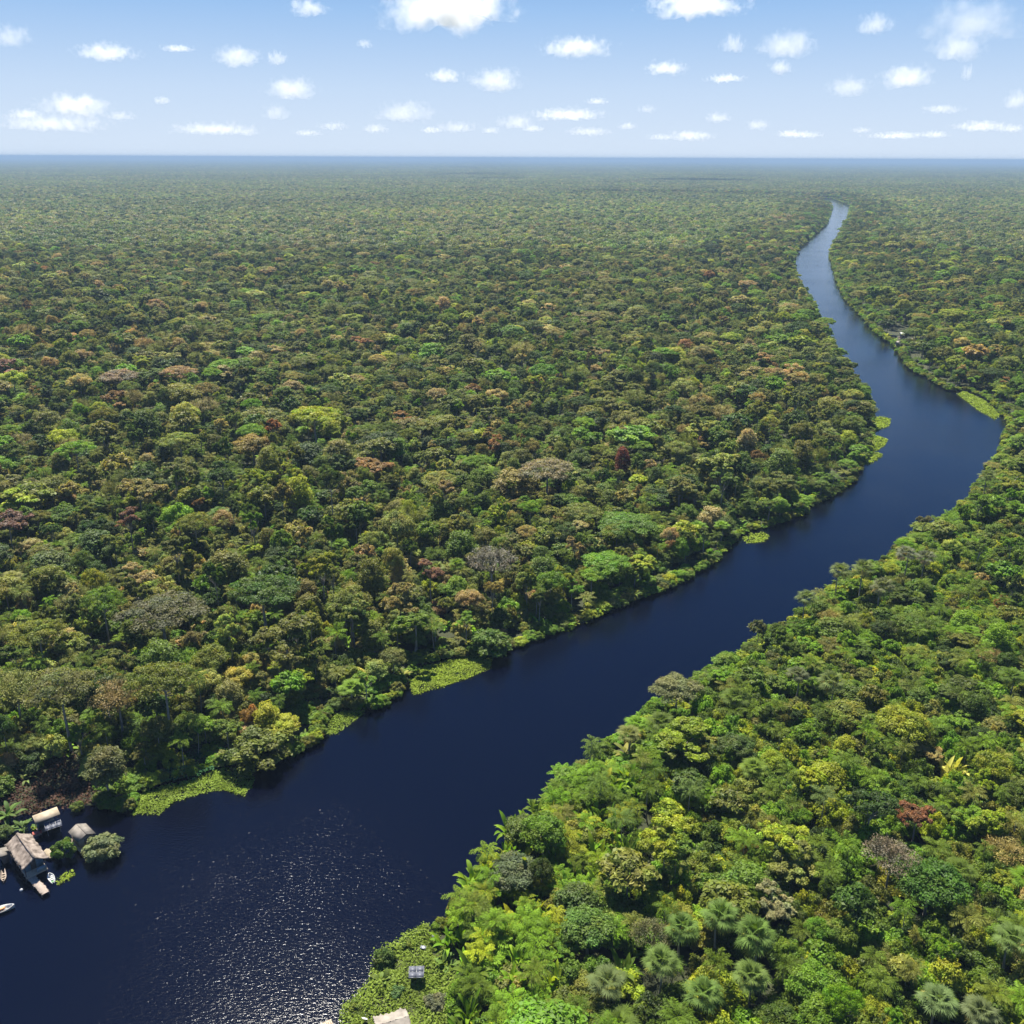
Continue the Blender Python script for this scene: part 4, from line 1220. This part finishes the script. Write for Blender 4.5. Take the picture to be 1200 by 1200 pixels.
# jumble of red crates and pale planks between the buildings
c = unproj(44, 978, .5)
o = tag(empty('tool_rack', (*c, .2), .5), 'low reddish rack standing between the shed and the thatched house', 'rack')
acc = Acc(); acc.box((0, 0, .72), (1.5, .9, .08)); part('top', acc, [M_RED], o)
acc = Acc(); acc.box((0, 0, .34), (1.4, .8, .06)); part('shelf', acc, [M_WOOD], o)
for x in (-.65, .65):
    for y in (-.36, .36):
        acc = Acc(); acc.box((x, y, .2), (.08, .08, .95)); part('leg', acc, [M_DARKWOOD], o)
c = unproj(57, 1000, .5)
o = tag(empty('plank_landing', (*c, 0), -.3), 'small tan plank landing beside the round green bush', 'landing')
acc = Acc()
for k in range(10): acc.box((-1.1 + k * .24, rg.normal(0, .05), .5), (.21, 1.7, .05))
part('deck', acc, [M_TANROOF], o)
for x in (-1, 1):
    for y in (-.6, .6):
        acc = Acc(); acc.add(*tube([(x, y, -1.3), (x, y, .46)], [.06, .06], 5)); part('post', acc, [M_DARKWOOD], o)

def hull(L_, W_, H_, nose=.9, stern=.55, th=.06, n=14):
    """Open boat shell: outer and inner skin joined at the gunwale."""
    acc = Acc()
    xs = np.linspace(-1, 1, n)
    prof = np.array([0, .25, .5, .75, 1.0])
    rows = []
    for ins in (0, th):
        ring = []
        for x in xs:
            t = (x + 1) / 2
            half = W_ / 2 * (stern + (1 - stern) * math.sin(math.pi * min(t / .9, 1) * .5)) * (1 - max(0, (t - .5) / .5) ** 2.4 * nose * 1.08)
            half = max(half - ins, .012)
            sheer = H_ * (1 + .35 * max(0, (t - .5) / .5) ** 2 + .08 * (1 - t))
            pts = []
            for k in range(9):
                s = (k - 4) / 4
                pts.append((x * (L_ / 2 - ins), s * half * (1 if abs(s) == 1 else .92 + .08 * abs(s)), (abs(s) ** 2.2) * sheer - .12 + (ins if abs(s) < 1 else 0)))
            ring.append(pts)
        rows.append(np.array(ring))
    k = n * 9
    V = np.concatenate([rows[0].reshape(-1, 3), rows[1].reshape(-1, 3)])
    F = []
    for i in range(n - 1):
        for j in range(8):
            q = (i * 9 + j, (i + 1) * 9 + j, (i + 1) * 9 + j + 1, i * 9 + j + 1)
            F.append(q); F.append(tuple(k + v for v in q[::-1]))
        for j in (0, 8): F.append((i * 9 + j, (i + 1) * 9 + j, k + (i + 1) * 9 + j, k + i * 9 + j))
    for i in (0, n - 1):
        for j in range(8): F.append((i * 9 + j, i * 9 + j + 1, k + i * 9 + j + 1, k + i * 9 + j))
    acc.add(V, F)
    return acc
def boat(name, px, py, L_, W_, H_, rz, hm, bm_, label, thwarts=(-.3, .05, .4), nose=.9):
    c = unproj(px, py, .2)
    o = tag(empty(name, (*c, 0), rz), label, 'boat')
    part('hull', hull(L_, W_, H_, nose), [hm], o, True)
    for t in thwarts:
        acc = Acc(); acc.box((t * L_ / 2, 0, H_ * .62 - .1), (.24, W_ * .84 * (1 - max(0, t - .2) * .5), .04)); part('bench', acc, [bm_], o)
    return o
a, b = unproj(57, 1021, .2), unproj(64, 1036, .2)
bo = boat('rowing_boat', 60, 1029, 2.6, 1.15, .42, heading(b, a), M_WHITE, M_WHITE, 'small white rowing boat with a green inside, right of the jetty')
acc = Acc(); acc.box((-.3, 0, .02), (1.3, .7, .04)); part('bottom_boards', acc, [M_HULLGREEN], bo)
boat('canoe', 4, 1026, 3.4, .95, .4, R_(-62), M_HULLPALE, M_WOOD, 'worn pale wooden canoe moored left of the jetty')
ob = boat('wooden_launch', -2, 1068, 4.6, 1.7, .6, R_(28), M_WHITE, M_WOOD, 'pale launch with a boarded deck at the left edge of the river', thwarts=())
acc = Acc()
for k in range(8): acc.box((-1.5 + k * .32, 0, .45), (.29, 1.35 - .03 * k, .05))
part('deck', acc, [M_HULLPALE], ob)
acc = Acc(); acc.box((-1.0, .25, .98), (1.5, 1.1, .06)); part('canopy', acc, [M_WHITE], ob)
for x in (-1.6, -.4):
    for y in (-.2, .7):
        acc = Acc(); acc.add(*tube([(x, y, .4), (x, y, .95)], [.03, .03], 5)); part('canopy_post', acc, [M_STEEL], ob)
acc = Acc(); acc.box((.6, -.2, .60), (.9, .22, .22), M=rotz(.3)); part('fuel_tank', acc, [M_ORANGE], ob)
c = unproj(25, 1043, .1)
o = tag(empty('float_buoy', (*c, 0)), 'single white float on the water below the jetty', 'buoy')
bm = bmesh.new(); bmesh.ops.create_icosphere(bm, subdivisions=2, radius=.26); me = bpy.data.meshes.new('ball'); bm.to_mesh(me); bm.free(); me.materials.append(M_WHITE)
link('ball', me, o).location = (0, 0, .1)
acc = Acc(); acc.add(*tube([(0, 0, .33), (0, 0, .48)], [.05, .04], 6)); part('eye', acc, [M_STEEL], o)

# the plot by the solar panel: tarp-roofed shelter, dish, pale boards, log end
c = unproj(460, 1200, 2.2)
o = tag(empty('shelter', (*c, 0), .35), 'shelter with a worn pale roof at the lower edge beside the white dish', 'shelter')
acc = ragged_roof(3.6, 4.2, 2.7, 2.1, .15, 11); part('roof', acc, [M_TARP], o)
acc = Acc(); acc.box((0, 0, .9), (3.4, 2.8, 2.0)); part('wall', acc, [M_WOOD], o)
for x in (-1.9, 1.9):
    for y in (-1.55, 1.55):
        acc = Acc(); acc.add(*tube([(x, y, -.3), (x, y, 2.1)], [.07, .07], 5)); part('post', acc, [M_DARKWOOD], o)
c = unproj(427, 1194, 1.2)
o = tag(empty('satellite_dish', (*c, 0), -.4), 'white satellite dish on a short pole at the lower edge', 'satellite dish')
acc = Acc()
rr = np.linspace(.02, .42, 5); aa = np.linspace(0, 2 * np.pi, 20, endpoint=False)
T3 = np.array(Matrix.Rotation(R_(-38), 3, 'X'))
for off_ in (0, -.02):
    V = np.array([(r * math.cos(t), r * math.sin(t), r * r * .55 + off_) for r in rr for t in aa]) @ T3.T + np.array([0, 0, 1.15])
    F = [(i * 20 + j, i * 20 + (j + 1) % 20, (i + 1) * 20 + (j + 1) % 20, (i + 1) * 20 + j) for i in range(4) for j in range(20)]
    acc.add(V, F if off_ == 0 else [f[::-1] for f in F])
part('bowl', acc, [M_WHITE], o, True)
acc = Acc(); acc.add(*tube([(0, 0, -.2), (0, .0, 1.1)], [.04, .04], 6)); part('pole', acc, [M_STEEL], o)
acc = Acc(); acc.add(*tube([(0, .1, 1.1), (0, .32, 1.62)], [.015, .015], 4)); acc.box((0, .33, 1.64), (.07, .07, .1)); part('feed_arm', acc, [M_STEEL], o)
c = unproj(381, 1203, .5)
o = tag(empty('landing_stage', (*c, 0), .55), 'brown wooden landing stage at the lower edge, in the water beside the plot', 'landing')
acc = Acc()
for k in range(9): acc.box((-1.1 + k * .26, rg.normal(0, .04), .45), (.23, 1.5, .06))
part('deck', acc, [M_WOOD], o)
for x in (-1, 1):
    for y in (-.6, .6):
        acc = Acc(); acc.add(*tube([(x, y, -1.4), (x, y, .41)], [.07, .07], 5)); part('post', acc, [M_DARKWOOD], o)
for px, py, lab, s in ((496, 1111, 'pale board lying on weeds above the solar panel', .9), (509, 1097, 'small pale board at the water above the solar panel', .7)):
    c = unproj(px, py, .9)
    acc = Acc(); acc.box((0, 0, 0), (s, s * .6, .05)); acc.box((0, s * .25, .04), (s * .96, .06, .03)); acc.box((0, -s * .25, .04), (s * .96, .06, .03))
    o = link('board', acc.mesh('board', [M_STEEL])); o.location = (*c, 1.05); o.rotation_euler = (.15, -.1, px)
    tag(o, lab, 'board', 'pale boards by the solar panel')

# far riverside houses on the right bank
for k, (px, py, L_, W_, mm, lab) in enumerate([(1059, 391, 5, 3, M_WHITE, 'palest-roofed house by the far right bank'), (1064, 398, 6, 3.6, M_TANROOF, 'tan-roofed house below the palest-roofed one on the far right bank'),
                                               (1054, 401, 4.5, 3, M_TARP, 'low pale-roofed house nearest the water on the far right bank')]):
    c = unproj(px, py, 4)
    o = tag(empty('riverside_house', (*c, 0), .15), lab, 'house', 'far riverside houses')
    acc = Acc(); slab_roof(acc, (-L_ / 2, -W_ / 2, 3.5), (L_ / 2, -W_ / 2, 3.5), (L_ / 2, 0, 4.7), (-L_ / 2, 0, 4.7), .1); slab_roof(acc, (L_ / 2, W_ / 2, 3.5), (-L_ / 2, W_ / 2, 3.5), (-L_ / 2, .003, 4.7), (L_ / 2, .003, 4.7), .1); part('roof', acc, [mm], o)
    acc = Acc(); acc.box((0, 0, 2.2), (L_ - .8, W_ - .9, 2.5)); part('wall', acc, [M_WOOD], o)
    acc = Acc(); acc.box((-.6, -W_ / 2 + .44, 1.95), (.9, .04, 1.9)); part('door', acc, [M_DARKWOOD], o)
    acc = Acc(); acc.box((1.4, -W_ / 2 + .44, 2.3), (1.0, .04, .9)); part('window', acc, [M_DARKWOOD], o)
    acc = Acc(); acc.box((0, 0, .88), (L_, W_, .14)); part('floor', acc, [M_WOOD], o)
    for x in (-.42, .42):
        for y in (-.4, .4):
            acc = Acc(); acc.add(*tube([(x * L_, y * W_, -.8), (x * L_, y * W_, .8)], [.1, .1], 5)); part('post', acc, [M_DARKWOOD], o)
a, b = unproj(1037, 392.5, .8), unproj(1056, 395.5, .8)
o = tag(empty('jetty', ((a[0] + b[0]) / 2, (a[1] + b[1]) / 2, 0), heading(a, b)), 'grey jetty in front of the far right-bank houses', 'jetty')
jl = math.hypot(b[0] - a[0], b[1] - a[1])
acc = Acc(); [acc.box((-jl / 2 + (k + .5) * jl / 14, 0, .85), (jl / 14 - .06, 2.2, .12)) for k in range(14)]; part('deck', acc, [M_GREYROOF], o)
for x in (-.45, -.15, .15, .45):
    acc = Acc(); acc.add(*tube([(x * jl, 0, -1.5), (x * jl, 0, .78)], [.12, .12], 5)); part('post', acc, [M_DARKWOOD], o)

# ------------------------------------------------------------------ clouds
def cloud_mat(name, dens, thr):
    m, n, l = new_mat(name)
    n.remove(n['Principled BSDF'])
    v = n.new('ShaderNodeVolumePrincipled')
    v.inputs['Color'].default_value = (1, 1, 1, 1)
    v.inputs['Anisotropy'].default_value = .0
    v.inputs['Density Attribute'].default_value = ''
    v.inputs['Temperature Attribute'].default_value = ''
    v.inputs['Color Attribute'].default_value = ''
    tc = n.new('ShaderNodeTexCoord')
    g = n.new('ShaderNodeNewGeometry')
    nz = n.new('ShaderNodeTexNoise'); nz.inputs['Scale'].default_value = 1.0; nz.inputs['Detail'].default_value = 6; nz.inputs['Roughness'].default_value = .62
    oi = n.new('ShaderNodeObjectInfo')
    mp = n.new('ShaderNodeVectorMath'); mp.operation = 'MULTIPLY_ADD'; pass
    oa = n.new('ShaderNodeAttribute'); oa.attribute_type = 'OBJECT'; oa.attribute_name = 'billow'
    l.new(oa.outputs['Vector'], mp.inputs[1])
    l.new(tc.outputs['Object'], mp.inputs[0]); l.new(oi.outputs['Location'], mp.inputs[2]); l.new(mp.outputs[0], nz.inputs['Vector'])
    ln = n.new('ShaderNodeVectorMath'); ln.operation = 'LENGTH'
    l.new(tc.outputs['Object'], ln.inputs[0])
    # density: billows minus a falloff towards the hull
    m1 = n.new('ShaderNodeMath'); m1.operation = 'MULTIPLY_ADD'; m1.inputs[1].default_value = -1.0; m1.inputs[2].default_value = 1.0 - 1.3 + thr
    l.new(ln.outputs['Value'], m1.inputs[0])
    m2 = n.new('ShaderNodeMath'); m2.operation = 'MULTIPLY_ADD'; m2.inputs[1].default_value = 2.6
    l.new(nz.outputs['Fac'], m2.inputs[0]); l.new(m1.outputs[0], m2.inputs[2])
    mr = n.new('ShaderNodeMapRange'); mr.interpolation_type = 'SMOOTHSTEP'
    mr.inputs[1].default_value = .1; mr.inputs[2].default_value = 1.1; mr.inputs[3].default_value = 0; mr.inputs[4].default_value = dens
    ot = n.new('ShaderNodeAttribute'); ot.attribute_type = 'OBJECT'; ot.attribute_name = 'thick'
    m3 = n.new('ShaderNodeMath'); m3.operation = 'MULTIPLY'
    l.new(m2.outputs[0], mr.inputs[0]); l.new(mr.outputs[0], m3.inputs[0]); l.new(ot.outputs['Fac'], m3.inputs[1]); l.new(m3.outputs[0], v.inputs['Density'])
    l.new(v.outputs[0], n['Material Output'].inputs['Volume'])
    m.cycles.volume_step_rate = .5
    return m
M_CLOUD = cloud_mat('cloud', .0042, -.08)
M_WISP = cloud_mat('thin_cloud', .0028, -.12)

CL = [  # centre x, centre y, width, height (survey pixels), thin?
    (525, 4, 175, 58, 0, 'largest bright cloud, cut by the upper edge'), (360, 8, 50, 20, 0, 'small cloud left of the largest one'), (125, 60, 78, 22, 0, 'flat cloud over the left part of the forest'),
    (278, 65, 62, 26, 0, 'puffy cloud with a small companion on its right'), (325, 67, 28, 18, 0, 'small companion right of a puffy cloud'), (342, 103, 66, 28, 0, 'double-layered cloud below the puffy one'),
    (324, 131, 38, 20, 0, 'little cloud under the double-layered one'), (87, 122, 90, 30, 0, 'ragged cloud low on the left'), (10, 40, 60, 30, 1, 'thin cloud at the left edge'),
    (427, 50, 24, 11, 1, 'tiny faint cloud below the largest one'), (522, 88, 46, 17, 0, 'left half of the pair in the centre of the sky'), (582, 92, 74, 28, 0, 'right half of the pair in the centre of the sky'),
    (475, 130, 80, 26, 0, 'broad low cloud left of centre'), (605, 142, 54, 18, 0, 'low cloud at the centre'), (665, 133, 100, 16, 0, 'long low cloud right of centre'),
    (675, 54, 92, 25, 0, 'wide cloud right of centre'), (780, 79, 56, 17, 0, 'small flat cloud right of the wide one'), (860, 50, 36, 24, 0, 'small round cloud beside a bigger lopsided one'),
    (922, 50, 74, 36, 0, 'lopsided puffy cloud on the right'), (915, 78, 32, 18, 0, 'scrap of cloud beneath the lopsided one'), (815, 4, 130, 30, 0, 'smaller cloud cut by the upper edge right of centre'),
    (1026, 27, 50, 30, 0, 'small cloud left of the big ragged one'), (1140, 20, 130, 56, 1, 'big ragged thin cloud in the upper right'), (1122, 54, 68, 36, 0, 'dense lump under the big ragged cloud'),
    (995, 100, 60, 26, 1, 'thin cloud left of a bright flat-based one'), (1063, 89, 72, 28, 0, 'bright flat-based cloud on the right'), (1134, 84, 18, 20, 0, 'upright tuft of cloud on the right'),
    (1192, 116, 36, 24, 0, 'cloud at the right edge'), (842, 137, 36, 13, 0, 'small low cloud over the middle right'), (888, 145, 34, 14, 0, 'small low cloud right of a similar one'),
    (1150, 147, 70, 13, 0, 'low cloud near the right edge'), (810, 158, 60, 14, 0, 'low cloud just above the horizon'), (535, 148, 60, 14, 1, 'faint low cloud at the centre left'),
    (390, 147, 44, 11, 1, 'faint low scrap on the left'), (60, 143, 150, 22, 1, 'pale bank of cloud low on the left'), (190, 117, 24, 10, 1, 'faint tuft low on the left'),
    (208, 56, 44, 10, 1, 'faint streak between two flat clouds'), (850, 91, 54, 11, 1, 'faint streak right of centre'), (1105, 127, 56, 12, 1, 'faint streak on the right'), (758, 127, 28, 11, 1, 'faint tuft right of centre'),
    (690, 153, 64, 12, 1, 'faint low streak at the centre'), (250, 150, 120, 16, 1, 'faint wide bank low on the left'), (940, 157, 60, 9, 1, 'faint low streak on the right'), (1050, 158, 80, 9, 1, 'faint low streak near the right edge'),
    (440, 150, 34, 11, 0, 'small low puff left of the broad low cloud'), (575, 152, 26, 9, 0, 'tiny low puff below the central low cloud'), (30, 133, 50, 13, 0, 'low puff at the left below the ragged cloud'),
    (140, 135, 46, 12, 1, 'low faint puff right of the ragged cloud'), (290, 155, 30, 8, 1, 'tiny faint puff low on the left'), (625, 150, 30, 9, 0, 'tiny puff under the long low cloud'),
    (735, 147, 26, 9, 0, 'tiny puff right of the long low cloud'), (775, 160, 40, 8, 1, 'faint streak left of the cloud above the horizon'), (925, 156, 36, 9, 0, 'tiny low puff on the middle right'),
    (1010, 152, 30, 8, 1, 'tiny faint puff on the right'), (1095, 157, 36, 9, 0, 'tiny low puff near the right edge'), (1185, 150, 34, 10, 0, 'low puff in the right-hand corner of the sky'),
    (360, 155, 40, 8, 1, 'faint low dash left of centre'), (700, 118, 30, 9, 1, 'faint dash under the wide cloud'), (505, 152, 30, 8, 0, 'tiny puff at the foot of the broad low cloud'),
]
def make_cloud(k, cx, cy_, wpx, hpx, thin, lab):
    rg = random.Random(k)
    d = RM @ np.array([(cx - 600) / FPX, (600 - cy_) / FPX, -1.0])
    el = d[2] / math.hypot(d[0], d[1])
    alt = 1000.0 if cy_ > 20 else 1050.0
    dist = min((alt - CAM_H) / el, 42000)
    hd = math.hypot(d[0], d[1])
    x, y, z = d[0] / hd * dist, d[1] / hd * dist, CAM_H + el * dist
    sc_ = dist / hd / FPX
    Wm, Hm = wpx * sc_, hpx * sc_
    bm = bmesh.new()
    bmesh.ops.create_icosphere(bm, subdivisions=5, radius=1.0)
    off_ = Vector((k * 7.3, k * 3.1, k * 1.7))
    asp = max(1.0, wpx / hpx / 2.4)
    for v in bm.verts:
        q = v.co.copy()
        q.z *= 1 + .75 * mnoise.noise(Vector((v.co.x * 2.2 * asp, v.co.y * 2.2, k * 5.1))) * (asp > 1.15)
        f = .95 + .5 * mnoise.fractal(Vector((q.x * 1.9 * asp, q.y * 1.9, q.z * 1.2)) + off_, .8, 2.1, 5)
        q *= max(f, .45)
        if q.z < 0: q.z *= .55
        v.co = q
    me = bpy.data.meshes.new('cloud'); bm.to_mesh(me); bm.free()
    me.materials.append(M_WISP if thin else M_CLOUD)
    o = link('cloud', me)
    o.location = (x, y, z - Hm * .1)
    o.scale = (Wm / 2 * 1.12, Wm / 2 * .8, Hm / 2 * 1.35)
    o.rotation_euler = (0, 0, -math.atan2(x, y))
    o['thick'] = 12.0 if cy_ < -20 else 2.5 if cy_ < 5 and not thin else (300 / Hm) * (1.0 if cy_ < 125 else .5)
    o['billow'] = [3.2 * asp, 3.2, 1.6]
    tag(o, lab, 'cloud', 'fair-weather clouds')
for k, c in enumerate(CL): make_cloud(k, *c)
make_cloud(91, 770, -45, 170, 40, 0, 'cloud just above the picture whose shadow darkens the far forest')
make_cloud(92, 540, -38, 90, 30, 0, 'second cloud just above the picture shading the far forest')

# ------------------------------------------------------------------ air
m, n, l = new_mat('haze')
n.remove(n['Principled BSDF'])
v = n.new('ShaderNodeVolumePrincipled')
for s in ('Density Attribute', 'Temperature Attribute', 'Color Attribute'): v.inputs[s].default_value = ''
v.inputs['Color'].default_value = (.265, .38, .56, 1)
v.inputs['Density'].default_value = 1.1e-4
v.inputs['Anisotropy'].default_value = .0
l.new(v.outputs[0], n['Material Output'].inputs['Volume'])
acc = Acc(); acc.box((0, 23000, 58), (100000, 56000, 124))
hz = link('haze', acc.mesh('haze', [m]))
tag(hz, 'thin bluish haze over the far forest', 'haze', kind='stuff')
